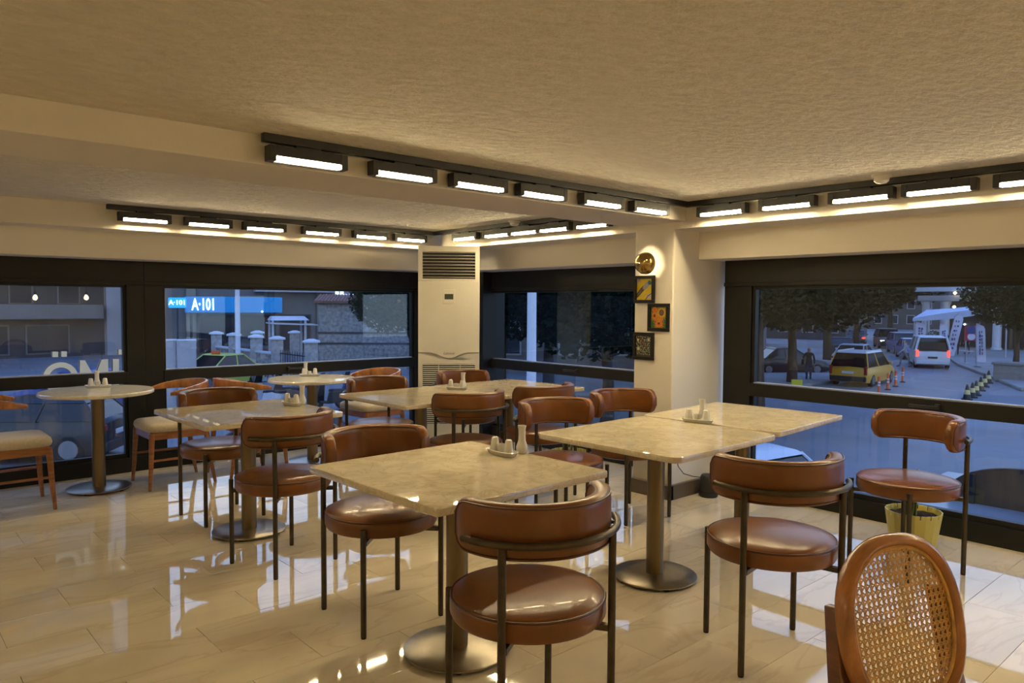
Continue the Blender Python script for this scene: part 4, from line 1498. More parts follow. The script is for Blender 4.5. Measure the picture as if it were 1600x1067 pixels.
def scooter(loc, yaw, label, paint):
    e = empty('motor_scooter', loc, yaw - PI / 2)
    tag(e, label, 'scooter', 'parked motor scooters')
    for y in (-0.62, 0.65):
        T = Matrix.Translation((0, y, 0.27)) @ Matrix.Rotation(PI / 2, 4, 'Y')
        wh = MB().lathe([(0.2, -0.05), (0.27, -0.035), (0.27, 0.035), (0.2, 0.05)], 18, T).build('wheel', 'tyre', e, smooth=True)
        MB().lathe([(0.15, -0.055), (0.15, 0.055)], 14, T).build('hub', 'hub', wh)
    MB().loft([[(-0.1, -0.75, 0.55), (0.1, -0.75, 0.55), (0.1, -0.75, 0.72), (-0.1, -0.75, 0.72)], [(-0.17, -0.4, 0.35), (0.17, -0.4, 0.35), (0.16, -0.4, 0.76), (-0.16, -0.4, 0.76)],
               [(-0.16, 0.05, 0.28), (0.16, 0.05, 0.28), (0.14, 0.05, 0.7), (-0.14, 0.05, 0.7)], [(-0.17, 0.12, 0.28), (0.17, 0.12, 0.28), (0.17, 0.12, 0.36), (-0.17, 0.12, 0.36)],
               [(-0.17, 0.42, 0.28), (0.17, 0.42, 0.28), (0.17, 0.42, 0.36), (-0.17, 0.42, 0.36)]]).build('body', paint, e, bevel=0.03)
    MB().loft([[(-0.14, -0.8, 0.74), (0.14, -0.8, 0.74), (0.13, -0.8, 0.82), (-0.13, -0.8, 0.82)], [(-0.15, 0.06, 0.70), (0.15, 0.06, 0.70), (0.13, 0.06, 0.78), (-0.13, 0.06, 0.78)]]).build('seat', 'cloth_dark', e, bevel=0.02)
    MB().loft([[(-0.19, 0.44, 0.3), (0.19, 0.44, 0.3), (0.16, 0.56, 0.3), (-0.16, 0.56, 0.3)], [(-0.2, 0.42, 0.7), (0.2, 0.42, 0.7), (0.14, 0.52, 0.72), (-0.14, 0.52, 0.72)],
               [(-0.12, 0.36, 1.0), (0.12, 0.36, 1.0), (0.08, 0.46, 1.0), (-0.08, 0.46, 1.0)]]).build('front_shield', paint, e, bevel=0.02)
    MB().tube([(0, 0.65, 0.3), (0, 0.4, 1.02)], 0.03, 8).build('fork', 'grey_metal', e)
    MB().tube([(-0.34, 0.28, 1.04), (-0.12, 0.38, 1.03), (0.12, 0.38, 1.03), (0.34, 0.28, 1.04)], 0.017, 8).build('handlebar', 'black_metal', e, smooth=True)
    MB().lathe([(0.01, 0), (0.09, 0.01), (0.08, 0.06), (0.01, 0.08)], 14, Matrix.Translation((0, 0.45, 0.92)) @ Matrix.Rotation(-PI / 2, 4, 'X')).build('headlamp', 'head_off', e, smooth=True)
    MB().add([(-0.17, 0.44, 1.0), (0.17, 0.44, 1.0), (0.13, 0.34, 1.32), (-0.13, 0.34, 1.32), (-0.17, 0.45, 1.0), (0.17, 0.45, 1.0), (0.13, 0.35, 1.32), (-0.13, 0.35, 1.32)],
             [(0, 1, 2, 3), (4, 5, 6, 7), (0, 1, 5, 4), (1, 2, 6, 5), (2, 3, 7, 6), (3, 0, 4, 7)]).build('windscreen', 'car_glass', e)
    for s in (-1, 1):
        MB().tube([(s * 0.28, 0.3, 1.04), (s * 0.3, 0.32, 1.2)], 0.008, 5).build('mirror_stem', 'black_metal', e)
        MB().lathe([(0.01, -0.01), (0.06, 0), (0.01, 0.01)], 10, Matrix.Translation((s * 0.32, 0.32, 1.23)) @ Matrix.Rotation(PI / 2, 4, 'X')).build('mirror', 'hub', e)


scooter(gp(416, 25), YAW + R(60), 'white motor scooter at the left end of the scooter row', 'car_white')
scooter(gp(446, 26), YAW + R(55), 'brown motor scooter in the scooter row left of the round table pole', 'car_brown')
scooter(gp(474, 26.5), YAW + R(62), 'silver motor scooter right behind the round table pole', 'car_silver')
scooter(gp(518, 25.5), YAW + R(70), 'black motor scooter just right of the round table pole', 'car_black')
scooter(gp(556, 26), YAW + R(66), 'blue motor scooter at the right end of the scooter row', 'car_blue')

# ------------------------------------------------------------------ people


def person(loc, yaw, label, top, bottom, stride=0.0, arm=0.25, hunch=0.0, bag=False):
    e = empty('person', loc, yaw - PI / 2)
    tag(e, label, 'person', 'people in the street')
    V, Er, Rd = [], [], []

    def v(p, r):
        V.append(p)
        Rd.append(r)
        return len(V) - 1
    hip = v((0, 0, 0.93), 0.15)
    wa = v((0, 0.01 + hunch * 0.3, 1.10), 0.135)
    ch = v((0, 0.01 + hunch * 0.7, 1.32), 0.155)
    nk = v((0, 0.02 + hunch, 1.47), 0.065)
    hd = v((0, 0.045 + hunch, 1.58), 0.085)
    tp = v((0, 0.045 + hunch, 1.68), 0.082)
    Er += [(hip, wa), (wa, ch), (ch, nk), (nk, hd), (hd, tp)]
    for s in (-1, 1):
        st = s * stride
        a = v((s * 0.09, 0, 0.86), 0.092)
        k = v((s * 0.095, st * 0.22 + 0.03, 0.49), 0.062)
        an = v((s * 0.095, st * 0.40 - abs(st) * 0.05, 0.09), 0.042)
        to = v((s * 0.10, st * 0.40 + 0.16, 0.035), 0.034)
        Er += [(hip, a), (a, k), (k, an), (an, to)]
        sh = v((s * 0.18, hunch * 0.8, 1.40), 0.062)
        el = v((s * 0.25, -s * stride * 0.18 - 0.02, 1.12), 0.045)
        wr_ = v((s * 0.25, -s * stride * 0.25 + arm * 0.4, 0.90), 0.030)
        pa = v((s * 0.25, -s * stride * 0.27 + arm * 0.5, 0.83), 0.034)
        Er += [(ch, sh), (sh, el), (el, wr_), (wr_, pa)]
    me = bpy.data.meshes.new('body')
    me.from_pydata(V, Er, [])
    o = bpy.data.objects.new('body_tmp', me)
    COL.objects.link(o)
    md = o.modifiers.new('skin', 'SKIN')
    for i, sv in enumerate(me.skin_vertices[0].data):
        sv.radius = (Rd[i], Rd[i] * (0.72 if i in (hip, wa, ch) else 1.0))
        sv.use_root = (i == hip)
    o.modifiers.new('sub', 'SUBSURF').render_levels = 1
    o.modifiers['sub'].levels = 1
    dg = bpy.context.evaluated_depsgraph_get()
    m2 = bpy.data.meshes.new_from_object(o.evaluated_get(dg))
    bpy.data.objects.remove(o)
    m2.name = 'body'
    m2.materials.clear()
    for q in ('skin', top, bottom, 'hair', 'cloth_dark'):
        m2.materials.append(MATS[q])
    for f in m2.polygons:
        f.use_smooth = True
        c = f.center
        if c.z > 1.66 or (c.z > 1.54 and c.y < 0.02 + hunch):
            f.material_index = 3
        elif c.z > 1.475:
            f.material_index = 0
        elif abs(c.x) > 0.19 and c.z < 0.92:
            f.material_index = 0
        elif c.z > 0.93 or abs(c.x) > 0.19:
            f.material_index = 1
        elif c.z > 0.09:
            f.material_index = 2
        else:
            f.material_index = 4
    b = bpy.data.objects.new('body', m2)
    COL.objects.link(b)
    b.parent = e
    # face and fingers
    mb = MB()
    mb.lathe([(0.016, -0.02), (0.012, 0.012), (0.002, 0.018)], 8, Matrix.Translation((0, 0.128 + hunch, 1.585)) @ Matrix.Rotation(-PI / 2, 4, 'X'))
    for s in (-1, 1):
        mb.lathe([(0.012, -0.01), (0.02, 0.0), (0.012, 0.01)], 8, Matrix.Translation((s * 0.083, 0.04 + hunch, 1.59)) @ Matrix.Rotation(PI / 2, 4, 'Y'))
        y0 = -s * stride * 0.27 + arm * 0.5
        for k in range(4):
            mb.tube([(s * 0.25, y0 - 0.028 + k * 0.019, 0.82), (s * 0.245, y0 - 0.026 + k * 0.019, 0.76), (s * 0.235, y0 - 0.026 + k * 0.019, 0.735 + 0.006 * abs(k - 1.5))], [0.009, 0.0085, 0.006], 6)
        mb.tube([(s * 0.245, y0 + 0.03, 0.84), (s * 0.235, y0 + 0.055, 0.80), (s * 0.225, y0 + 0.06, 0.775)], [0.010, 0.009, 0.006], 6)
    mb.build('face_and_fingers', 'skin', e, smooth=True)['kind'] = 'stuff'
    mb = MB()
    for s in (-1, 1):
        mb.lathe([(0.002, -0.006), (0.010, 0.0), (0.002, 0.006)], 8, Matrix.Translation((s * 0.034, 0.122 + hunch, 1.605)) @ Matrix.Rotation(PI / 2, 4, 'X'))
    mb.build('eyes', 'hair', e)
    if bag:
        box('shoulder_bag', (0.2, -0.16, 0.85), (0.34, 0.12, 1.15), 'cloth_dark', e, 0.03)


person(gp(1417, 46), SD + R(100), 'person in light grey clothes crossing beside the white van', 'cloth_pale', 'cloth_grey', 0.8, 0.5)
person(gp(1266, 36.5), SD + R(190), 'person in dark clothes standing under the trees', 'cloth_dark', 'cloth_blue', 0.25, 0.1, bag=True)
person(gp(1497, 56, G + 0.15), SD + R(170), 'person in black standing below the shop awning', 'cloth_dark', 'cloth_dark', 0.15)
person(gp(1514, 57, G + 0.15), SD + R(140), 'person in blue standing right of the tall slanting flag', 'cloth_blue', 'cloth_dark', 0.2)

# ------------------------------------------------------------------ right side of the street: shop block, canopy, flags


def facing(px, d, toe=0.0):
    """matrix at a ground spot with local -Y towards the room, x to the right"""
    p = gp(px, d)
    a = math.atan2(p.y, p.x) - PI / 2 + R(toe)
    return Matrix.Translation(p) @ Matrix.Rotation(a, 4, 'Z')


def thing_at(name, M, label, cat, group=None):
    e = empty(name)
    e.matrix_world = M
    return tag(e, label, cat, group)


b = thing_at('shop_building', facing(1520, 64, -24), 'grey shop building with columns and canopy on the right of the street', 'building')
box('wall', (-3.2, 2.6, 0), (16, 12, 9.5), 'facade_grey', b)
box('upper_floor', (-4.6, -0.2, 4.25), (16, 4, 4.75), 'facade_pale', b, 0.05)
box('parapet', (-4.8, -0.4, 5.1), (16, 0.0, 5.5), 'white_paint', b, 0.03)
for x in (-4.1, -2.4, 1.8, 6.0):
    MB().lathe([(0.42, 0), (0.42, 0.3), (0.34, 0.35), (0.33, 3.9), (0.42, 4.05), (0.45, 4.25)], 18, Matrix.Translation((x, 0.4, 0))).build('column', 'white_paint', b, smooth=True)
for i, (x0, x1, z0, z1, m) in enumerate([(-3.0, -0.6, 0.3, 3.4, 'shop_glass'), (-0.4, 1.8, 0.3, 3.4, 'shop_glass'), (2.2, 4.4, 0.3, 3.0, 'shop_glass'), (4.7, 5.3, 0.2, 2.6, 'warm_window'), (5.6, 8.5, 0.3, 3.0, 'shop_glass')]):
    f = box('shop_window', (x0 - 0.08, 2.5, z0 - 0.08), (x1 + 0.08, 2.61, z1 + 0.08), 'facade_dark', b)
    box('pane', (x0, 2.44, z0), (x1, 2.51, z1), m, f)
for x, z in ((-1.6, 2.2), (-0.9, 1.9), (-2.1, 2.6)):
    MB().lathe([(0.02, -0.1), (0.13, 0), (0.02, 0.1)], 10, Matrix.Translation((x, 2.2, z))).build('shop_lamp', 'cold_light', b)
for x, z in ((-1.35, 3.75), (-1.32, 4.95)):
    MB().lathe([(0.02, -0.13), (0.16, 0), (0.02, 0.13)], 10, Matrix.Translation((x, -0.35, z))).build('yellow_lamp', 'street_bulb', b)
# white sail canopy
aw = thing_at('canopy', facing(1496, 56, -14), 'pale sail canopy over the pavement in front of the shop', 'canopy')
vs = []
N = 10
for i in range(N + 1):
    t = i / N
    zt = 2.75 + 0.95 * t - 0.5 * math.sin(PI * t) * 0.35
    vs += [(-2.7 + 6.2 * t, -1.2, zt - 0.12), (-2.7 + 6.2 * t, -1.2, zt + 0.10 + 0.55 * math.sin(PI * min(1, t * 1.1)) * 0.5), (-2.7 + 6.2 * t, 2.2, zt + 0.75), (-2.7 + 6.2 * t, 2.2, zt + 0.70)]
fs = []
for i in range(N):
    for k in range(4):
        fs.append((i * 4 + k, i * 4 + (k + 1) % 4, i * 4 + 4 + (k + 1) % 4, i * 4 + 4 + k))
fs += [(0, 1, 2, 3), (N * 4, N * 4 + 1, N * 4 + 2, N * 4 + 3)]
MB().add(vs, fs).build('sail', 'awning', aw, smooth=True)
for x, y in ((-2.6, -1.1), (3.4, -1.1), (-2.6, 2.1), (3.4, 2.1)):
    zt_ = 2.62 if x < 0 else 3.55
    MB().cyl((x, y, 0.15), (x, y, zt_), 0.05, seg=8).build('post', 'grey_metal', aw, smooth=True)


def flag(px, d, h, wd, lean, label, letters, ink='flag_ink'):
    e = thing_at('feather_flag', facing(px, d), label, 'flag', 'feather flags')
    n = 14
    vs = []
    for i in range(n + 1):
        t = i / n
        x0 = lean * t
        w_ = wd * (1.0 if t < 0.85 else math.sqrt(max(0.02, 1 - ((t - 0.85) / 0.15) ** 2)))
        y = 0.04 * math.sin(t * 9)
        vs += [(x0, y, 0.45 + (h - 0.45) * t), (x0 + w_, y + 0.03, 0.45 + (h - 0.45) * t), (x0 + w_, y + 0.045, 0.45 + (h - 0.45) * t), (x0, y + 0.015, 0.45 + (h - 0.45) * t)]
    fs = []
    for i in range(n):
        for k in range(4):
            fs.append((i * 4 + k, i * 4 + (k + 1) % 4, i * 4 + 4 + (k + 1) % 4, i * 4 + 4 + k))
    fs += [(0, 1, 2, 3), (n * 4, n * 4 + 1, n * 4 + 2, n * 4 + 3)]
    MB().add(vs, fs).build('cloth', 'flag_cloth', e, smooth=True)
    MB().tube([(-0.02, 0, 0.12), (lean - 0.02, 0, h * 0.95), (lean + wd * 0.5, 0, h + 0.05)], 0.022, 6).build('pole', 'grey_metal', e, smooth=True)
    MB().lathe([(0.25, 0.10), (0.25, 0.16), (0.1, 0.2)], 14).build('foot', 'trim_black', e)
    # blurred vertical lettering: a column of short strokes
    rs = random.Random(int(px))
    mb = MB()
    for k in range(letters):
        z = 0.9 + (h - 1.5) * k / (letters - 1)
        xc = lean * (z - 0.45) / (h - 0.45) + wd * 0.5
        for q in range(2):
            x0 = xc - wd * 0.22 + q * wd * 0.26
            mb.box((x0, -0.062, z + rs.uniform(-.03, .03)), (x0 + wd * rs.uniform(0.10, 0.2), -0.056, z + rs.uniform(0.10, 0.17)))
    mb.build('lettering', ink, e)['kind'] = 'stuff'


flag(1433, 57, 2.6, 0.66, -0.06, 'pale feather flag above the blue cars', 7)
flag(1479, 50, 3.3, 0.55, 0.52, 'tall slanting feather flag beside the white van', 7)
flag(1470, 54, 2.5, 0.5, 0.0, 'short feather flag between van and slanting flag', 7)
flag(1530, 44.5, 2.75, 0.45, -0.12, 'pale feather flag on the pavement corner', 7)
# small red and blue stand by the corner flag
e = thing_at('menu_stand', facing(1521, 48), 'small red and blue board stand left of the corner flag', 'sign')
box('board', (-0.45, -0.03, 1.55), (0.35, 0.03, 2.5), 'flag_red', e, 0.02)
MB().lathe([(0.28, 0), (0.28, 0.03)], 20, Matrix.Translation((-0.05, -0.03, 2.25)) @ Matrix.Rotation(PI / 2, 4, 'X')).build('emblem', 'car_blue', e)
MB().lathe([(0.22, 0), (0.22, 0.03)], 20, Matrix.Translation((-0.05, -0.03, 1.82)) @ Matrix.Rotation(PI / 2, 4, 'X')).build('emblem', 'flag_cloth', e)
for s in (-1, 1):
    MB().cyl((s * 0.3 - 0.05, 0, 0.15), (s * 0.3 - 0.05, 0, 1.55), 0.03, seg=8).build('post', 'grey_metal', e)
e = thing_at('street_table', facing(1512, 47.5), 'grey round street table left of the corner flag', 'table')
MB().lathe([(0.4, 0.88), (0.42, 0.9), (0.42, 0.93), (0.05, 0.94)], 20).build('top', 'grey_metal', e, smooth=True)
MB().lathe([(0.28, 0.15), (0.27, 0.17), (0.04, 0.2), (0.035, 0.88)], 16).build('pedestal', 'grey_metal', e, smooth=True)
# hedge and concrete planter
e = thing_at('round_hedge', facing(1461, 60), 'clipped dark hedge behind the white van', 'hedge')
me = leaf_mesh('foliage', 77, 900, [(-0.7, 0, 0.95, 0.75), (0.1, 0, 1.15, 0.85), (0.8, 0, 0.95, 0.7)], 0.13, 'hedge')
o = bpy.data.objects.new('foliage', me)
COL.objects.link(o)
o.parent = e
o['kind'] = 'stuff'
box('planter', (-1.2, -0.4, 0.0), (1.2, 0.4, 0.5), 'kerb', e, 0.03)
e = thing_at('planter_box', facing(1592, 37, -8), 'long grey concrete planter at the right picture edge', 'planter')
box('box', (-0.9, -0.5, 0.05), (2.6, 0.5, 0.92), 'kerb', e, 0.03)
box('rim', (-0.98, -0.58, 0.86), (2.68, 0.58, 0.98), 'kerb', e, 0.02)
for i in range(5):
    box('foot', (-0.8 + i * 0.75, -0.45, 0), (-0.6 + i * 0.75, 0.45, 0.06), 'kerb', e)

# posts and cones


def post(px, d, label, h, m1, m2, r=0.05, cone=False):
    e = thing_at('road_cone' if cone else 'bollard', facing(px, d), label, 'cone' if cone else 'bollard', 'cones by the planter' if cone else 'orange posts by the taxi')
    if cone:
        MB().box((-0.2, -0.2, 0), (0.2, 0.2, 0.04)).build('base', 'rubber', e, bevel=0.01)
        MB().lathe([(0.15, 0.04), (0.035, h), (0.01, h + 0.01)], 14).build('cone', m1, e, smooth=True)
        MB().lathe([(0.118, 0.22), (0.088, 0.40)], 14).build('band', m2, e, smooth=True)
    else:
        MB().lathe([(0.13, 0), (0.13, 0.03), (0.06, 0.05)], 12).build('base', 'rubber', e)
        MB().lathe([(r, 0.04), (r, h), (r * 0.4, h + 0.03)], 12).build('post', m1, e, smooth=True)
        for z in (0.45, 0.62):
            MB().lathe([(r + 0.004, z * h), (r + 0.004, z * h + 0.07)], 12).build('band', m2, e)


for i, (px, d) in enumerate([(1377, 31.8), (1391, 33.2), (1403, 34.6), (1414, 36.6)]):
    post(px, d, f'orange flexible post right of the taxi, {ORD[i]} from the left', 0.72, 'orange_plastic', 'flag_cloth', 0.055)
for i, (px, d) in enumerate([(1516, 29.8), (1524, 30.5), (1530, 31.3), (1537, 33.0), (1543, 34.6), (1549, 36.4), (1561, 39.5)]):
    post(px, d, f'dark cone with pale band left of the planter, {ORD[i]} from the nearest', 0.62, 'trim_black', 'amber_band', cone=True)
e = thing_at('road_sign', facing(1248, 29), 'small yellow board standing on the road left of the taxi', 'sign')
box('board', (-0.2, -0.02, 0.35), (0.2, 0.02, 0.85), 'yellow_board', e, 0.01)
box('lower_board', (-0.2, -0.02, 0.12), (0.2, 0.02, 0.33), 'white_paint', e, 0.01)
for s in (-1, 1):
    MB().cyl((s * 0.15, 0.02, 0), (s * 0.15, 0.02, 0.5), 0.015, seg=6).build('leg', 'grey_metal', e)

# end of the street and the far houses behind the trees
for px, d, wd, h, m, toe, lab in [(1385, 125, 34, 9.0, 'facade_dark', 0, 'dark house closing the far end of the street'),
                                  (1225, 82, 13, 7.0, 'facade_dark', -20, 'grey house front behind the trees left of the street'),
                                  (1095, 66, 11, 6.5, 'facade_grey', -5, 'low grey house hidden behind the pillar'),
                                  (890, 40, 9.5, 4.9, 'facade_grey', 4, 'low grey house behind the trees of the pillar-side window'),
                                  (738, 54, 6, 5.2, 'facade_pale', 0, 'pale house seen left in the pillar-side window')]:
    b = thing_at('far_house', facing(px, d, toe), lab, 'building', 'houses behind the trees')
    box('wall', (-wd / 2, 0, 0), (wd / 2, 8, h), m, b)
    box('cornice', (-wd / 2 - 0.2, -0.2, h), (wd / 2 + 0.2, 8.2, h + 0.25), 'facade_dark', b)
    k = int(wd / 2.4)
    for i in range(k):
        x = -wd / 2 + (i + 0.5) * wd / k
        for z0 in ([0.9, 3.4] if h > 6 else [1.0]):
            f = box('window', (x - 0.6, -0.05, z0), (x + 0.6, 0.02, z0 + 1.5), 'facade_pale', b)
            box('pane', (x - 0.5, -0.08, z0 + 0.1), (x + 0.5, -0.04, z0 + 1.4), 'shop_glass', f)
# white lamp pole in front of the pillar-side window
for px, d, lab, r in [(831, 15, 'pale steel lamp pole in the pillar-side window', 0.105), (371, 37, 'tall pale lamp pole before the blue shop sign', 0.13)]:
    e = thing_at('lamp_pole', facing(px, d), lab, 'lamp post', 'street lamp poles')
    MB().lathe([(r * 2, 0), (r * 2, 0.3), (r, 0.45), (r * 0.75, 7.5)], 14).build('pole', 'white_paint', e, smooth=True)
    MB().tube([(0, 0, 7.4), (0.2, 0, 7.9), (1.2, 0, 8.05)], 0.05, 8).build('arm', 'white_paint', e, smooth=True)
    box('lamp_head', (0.9, -0.12, 7.97), (1.6, 0.12, 8.08), 'grey_metal', e, 0.03)

# arched wooden bench back on the lower roof outside the right window
tag(box('roof_ledge', (5.3, -6, -0.6), (8.6, 2.75, -0.32), 'roof_grey', None, 0.02), 'pale flat roof of the shop front right under the window', 'roof', kind='structure')
e = empty('arched_board', (7.35, 1.72, -0.32), 0)
tag(e, 'brown round-topped board standing on the lower roof at far right', 'board')
poly = [(-0.62, 0)] + [(-0.62 * math.cos(PI * i / 20), 0.06 + 0.30 * math.sin(PI * i / 20)) for i in range(21)] + [(0.62, 0)]
MB().prism(poly, 0.06, Matrix.Rotation(PI / 2, 4, 'Z') @ Matrix.Rotation(PI / 2, 4, 'X')).build('board', 'plank', e, bevel=0.006)
box('brace', (-0.03, 0.40, 0.0), (0.0, 0.45, 0.26), 'trim_black', e)

# ------------------------------------------------------------------ left side: shop with the blue sign, stone wall, shelter, stone house
b = thing_at('market_building', facing(385, 54, 8), 'dark shop front carrying the long blue sign', 'building')
box('wall', (-6.5, 0, 0), (6.4, 9, 13.0), 'facade_grey', b)
box('pier', (-4.0, -0.25, 0), (-3.4, 0.02, 5.4), 'facade_beige', b)
box('pier', (5.0, -0.2, 0), (6.4, 0.02, 5.6), 'facade_grey', b)
for x0, x1 in ((-3.2, -0.8), (-0.5, 2.0), (2.3, 4.6)):
    f = box('shop_window', (x0, -0.06, 0.2), (x1, 0.02, 2.9), 'facade_dark', b)
    box('pane', (x0 + 0.1, -0.1, 0.3), (x1 - 0.1, -0.05, 2.8), 'shop_glass', f)
box('balcony', (0.5, -0.9, 4.55), (6.2, 0.1, 4.75), 'facade_pale', b)
for k in range(3):
    for x in (-4.8, -2.2, 0.4, 3.0, 5.2):
        f = box('window', (x - 0.7, -0.05, 5.2 + 2.6 * k), (x + 0.7, 0.02, 6.8 + 2.6 * k), 'facade_pale', b)
        box('pane', (x - 0.6, -0.09, 5.3 + 2.6 * k), (x + 0.6, -0.04, 6.7 + 2.6 * k), 'shop_glass', f)
for i in range(12):
    MB().cyl((0.55 + i * 0.5, -0.85, 4.75), (0.55 + i * 0.5, -0.85, 5.6), 0.03, seg=6).build('baluster', 'grey_metal', b)
sg = thing_at('shop_sign', facing(366, 52.5, 6), 'long blue shop sign with white A101 lettering', 'sign')
box('panel', (-3.2, -0.12, 3.05), (3.25, 0.12, 4.15), 'sign_blue', sg, 0.03)
text_mesh('lettering', 'A·101', 1.12, 'sign_white', sg, 0.03, Matrix.Translation((-2.0, -0.16, 3.58)) @ Matrix.Scale(0.56, 4, (1, 0, 0)) @ Tx, bold=0.03)
MB().lathe([(0.02, -0.07), (0.09, 0), (0.02, 0.07)], 8, Matrix.Translation((1.85, -0.16, 3.12))).build('spotlight', 'cold_light', sg)
for x in (-2.8, 2.8):
    MB().cyl((x, 0.1, 0), (x, 0.1, 3.1), 0.08, seg=8).build('post', 'facade_dark', sg)
s2 = thing_at('light_box_sign', facing(277, 48, 4), 'small glowing blue A101 box sign', 'sign')
MB().prism(rr(0.53, 0.33, 0.09), 0.16, Matrix.Translation((0, 0.08, 3.72)) @ Tx).build('box', 'sign_blue_lit', s2, bevel=0.01)
text_mesh('lettering', 'A·101', 0.42, 'sign_white', s2, 0.01, Matrix.Translation((0, -0.1, 3.72)) @ Tx, bold=0.012)
MB().cyl((0.0, 0.05, 0), (0.0, 0.05, 3.4), 0.05, seg=8).build('post', 'facade_dark', s2)

# stone pillars and low walls between them
PIL = [(337.5, 46, 'a'), (365, 44, 'a'), (399.5, 41.6, 'a'), (432.5, 39.6, 'a'), (486, 36.6, 'a'), (402, 47.5, 'b'), (460, 48, 'b')]
for i, (px, d, row) in enumerate(PIL):
    M = facing(px, d)
    lab = f'grey stone gate pillar with a cap, {ORD[i]} of the front row from the left' if row == 'a' else f'grey stone pillar with a cap in the rear row, {"left" if px < 430 else "right"} one'
    e = thing_at('stone_pillar', M, lab, 'pillar', 'capped stone pillars')
    box('shaft', (-0.31, -0.31, 0), (0.31, 0.31, 1.80), 'stone_pale', e, 0.02)
    MB().loft([[(-0.42, -0.42, 1.80), (0.42, -0.42, 1.80), (0.42, 0.42, 1.80), (-0.42, 0.42, 1.80)], [(-0.42, -0.42, 1.87), (0.42, -0.42, 1.87), (0.42, 0.42, 1.87), (-0.42, 0.42, 1.87)], [(-0.12, -0.12, 1.98), (0.12, -0.12, 1.98), (0.12, 0.12, 1.98), (-0.12, 0.12, 1.98)]]).build('cap', 'white_paint', e)
for k, (i, j) in enumerate([(0, 1), (1, 2), (2, 3)]):
    a, c = gp(PIL[i][0], PIL[i][1]), gp(PIL[j][0], PIL[j][1])
    d = c - a
    ln = d.length
    e = thing_at('stone_wall', Matrix.Translation(a) @ Matrix.Rotation(math.atan2(d.y, d.x), 4, 'Z'), f'low stone wall between pillars, {ORD[k]} stretch from the left', 'wall', 'low stone walls')
    box('masonry', (0.33, -0.16, 0), (ln - 0.33, 0.16, 0.98), 'stone', e)
    box('coping', (0.33, -0.22, 0.98), (ln - 0.33, 0.22, 1.08), 'white_paint', e, 0.02)
# iron gate between the two right-hand pillars
a, c = gp(PIL[3][0], PIL[3][1]), gp(PIL[4][0], PIL[4][1])
d = c - a
e = thing_at('iron_gate', Matrix.Translation(a) @ Matrix.Rotation(math.atan2(d.y, d.x), 4, 'Z'), 'dark iron bar gate between two stone pillars', 'gate')
ln = d.length
for z in (0.15, 1.05):
    box('rail', (0.35, -0.02, z), (ln - 0.35, 0.02, z + 0.05), 'trim_black', e)
nb_ = 12
for i in range(nb_):
    x = 0.4 + (ln - 0.8) * i / (nb_ - 1)
    MB().cyl((x, 0, 0.05), (x, 0, 1.25), 0.016, seg=6).build('bar', 'trim_black', e)
# shelter with a white roof
e = thing_at('shelter', facing(450, 43, 10), 'white roofed open shelter behind the stone pillars', 'shelter')
for x, y in ((-0.95, -0.6), (0.85, -0.6), (-0.95, 0.6), (0.85, 0.6)):
    box('post', (x - 0.06, y - 0.06, 0), (x + 0.06, y + 0.06, 2.75), 'white_paint', e)
MB().loft([[(-1.1, -0.95, 2.55), (1.5, -0.95, 2.45), (1.5, 0.95, 2.45), (-1.1, 0.95, 2.55)], [(-1.1, -0.95, 2.62), (1.5, -0.95, 2.52), (1.5, 0.95, 2.52), (-1.1, 0.95, 2.62)]]).build('eave', 'white_paint', e)
MB().loft([[(-1.05, -0.75, 2.75), (1.05, -0.75, 2.75), (1.05, 0.75, 2.75), (-1.05, 0.75, 2.75)], [(-0.95, -0.35, 2.98), (0.85, -0.35, 2.98), (0.85, 0.35, 2.98), (-0.95, 0.35, 2.98)]]).build('roof', 'white_paint', e)
# pale cabinets at the left edge
for i, (px, m, dd) in enumerate([(265.5, 'cabinet_grey', 0.0), (290.5, 'cabinet_grey', 0.0)]):
    e = thing_at('street_cabinet', facing(px, 25 + dd), f'pale grey street cabinet left of the lime taxi, {"left" if i == 0 else "right"} one', 'cabinet', 'street cabinets')
    hw_ = 0.18 if i == 0 else 0.30
    box('body', (-hw_, 0, 0.05), (hw_, 0.5, 2.42), m, e, 0.015)
    box('lid', (-hw_ - 0.005, -0.02, 2.42), (hw_ + 0.005, 0.51, 2.47), 'white_paint', e, 0.01)
    box('door', (-hw_ + 0.03, -0.015, 0.15), (hw_ - 0.03, 0.0, 2.36), m, e, 0.005)
    box('plinth', (-hw_, 0.02, 0), (hw_, 0.48, 0.06), 'kerb', e)
# stone house
b = thing_at('stone_house', facing(566, 42, -9), 'stone house with two dark bands and a tiled roof', 'building')
box('wall', (-2.45, 0, 0), (3.1, 6, 3.72), 'stone', b)
for z in (2.02, 1.42):
    box('timber_band', (-2.48, -0.04, z), (3.13, 0.02, z + 0.11), 'dark_band', b)
box('eave_board', (-2.65, -0.22, 3.70), (3.3, 0.1, 3.80), 'dark_band', b)
n = 34
for i in range(n):      # rows of pan tiles running up the roof
    x = -2.65 + 5.95 * (i + 0.5) / n
    MB().tube([(x, -0.36, 3.80), (x, 1.2, 4.18)], 0.088, 8).build('roof_tile', 'tiles_roof', b, smooth=True)
box('roof_deck', (-2.65, -0.25, 3.74), (3.3, 1.25, 3.80), 'tiles_roof', b)
sg = thing_at('lit_letter_sign', facing(541, 43.5, -9), 'small white lit lettering above the tiled roof', 'sign')
text_mesh('lettering', 'RGOU', 0.50, 'sign_pale', sg, 0.03, Matrix.Translation((0, 0.6, 4.10 - 0.02)) @ Matrix.Scale(0.72, 4, (1, 0, 0)) @ Tx, bold=0.02)
mb = MB()
for k, w_ in enumerate((0.16, 0.12, 0.18, 0.14, 0.2)):
    mb.box((-0.5 + 0.21 * k, 0.57, 4.5), (-0.5 + 0.21 * k + w_, 0.63, 4.78))
mb.build('upper_lettering', 'sign_pale', sg)['kind'] = 'stuff'
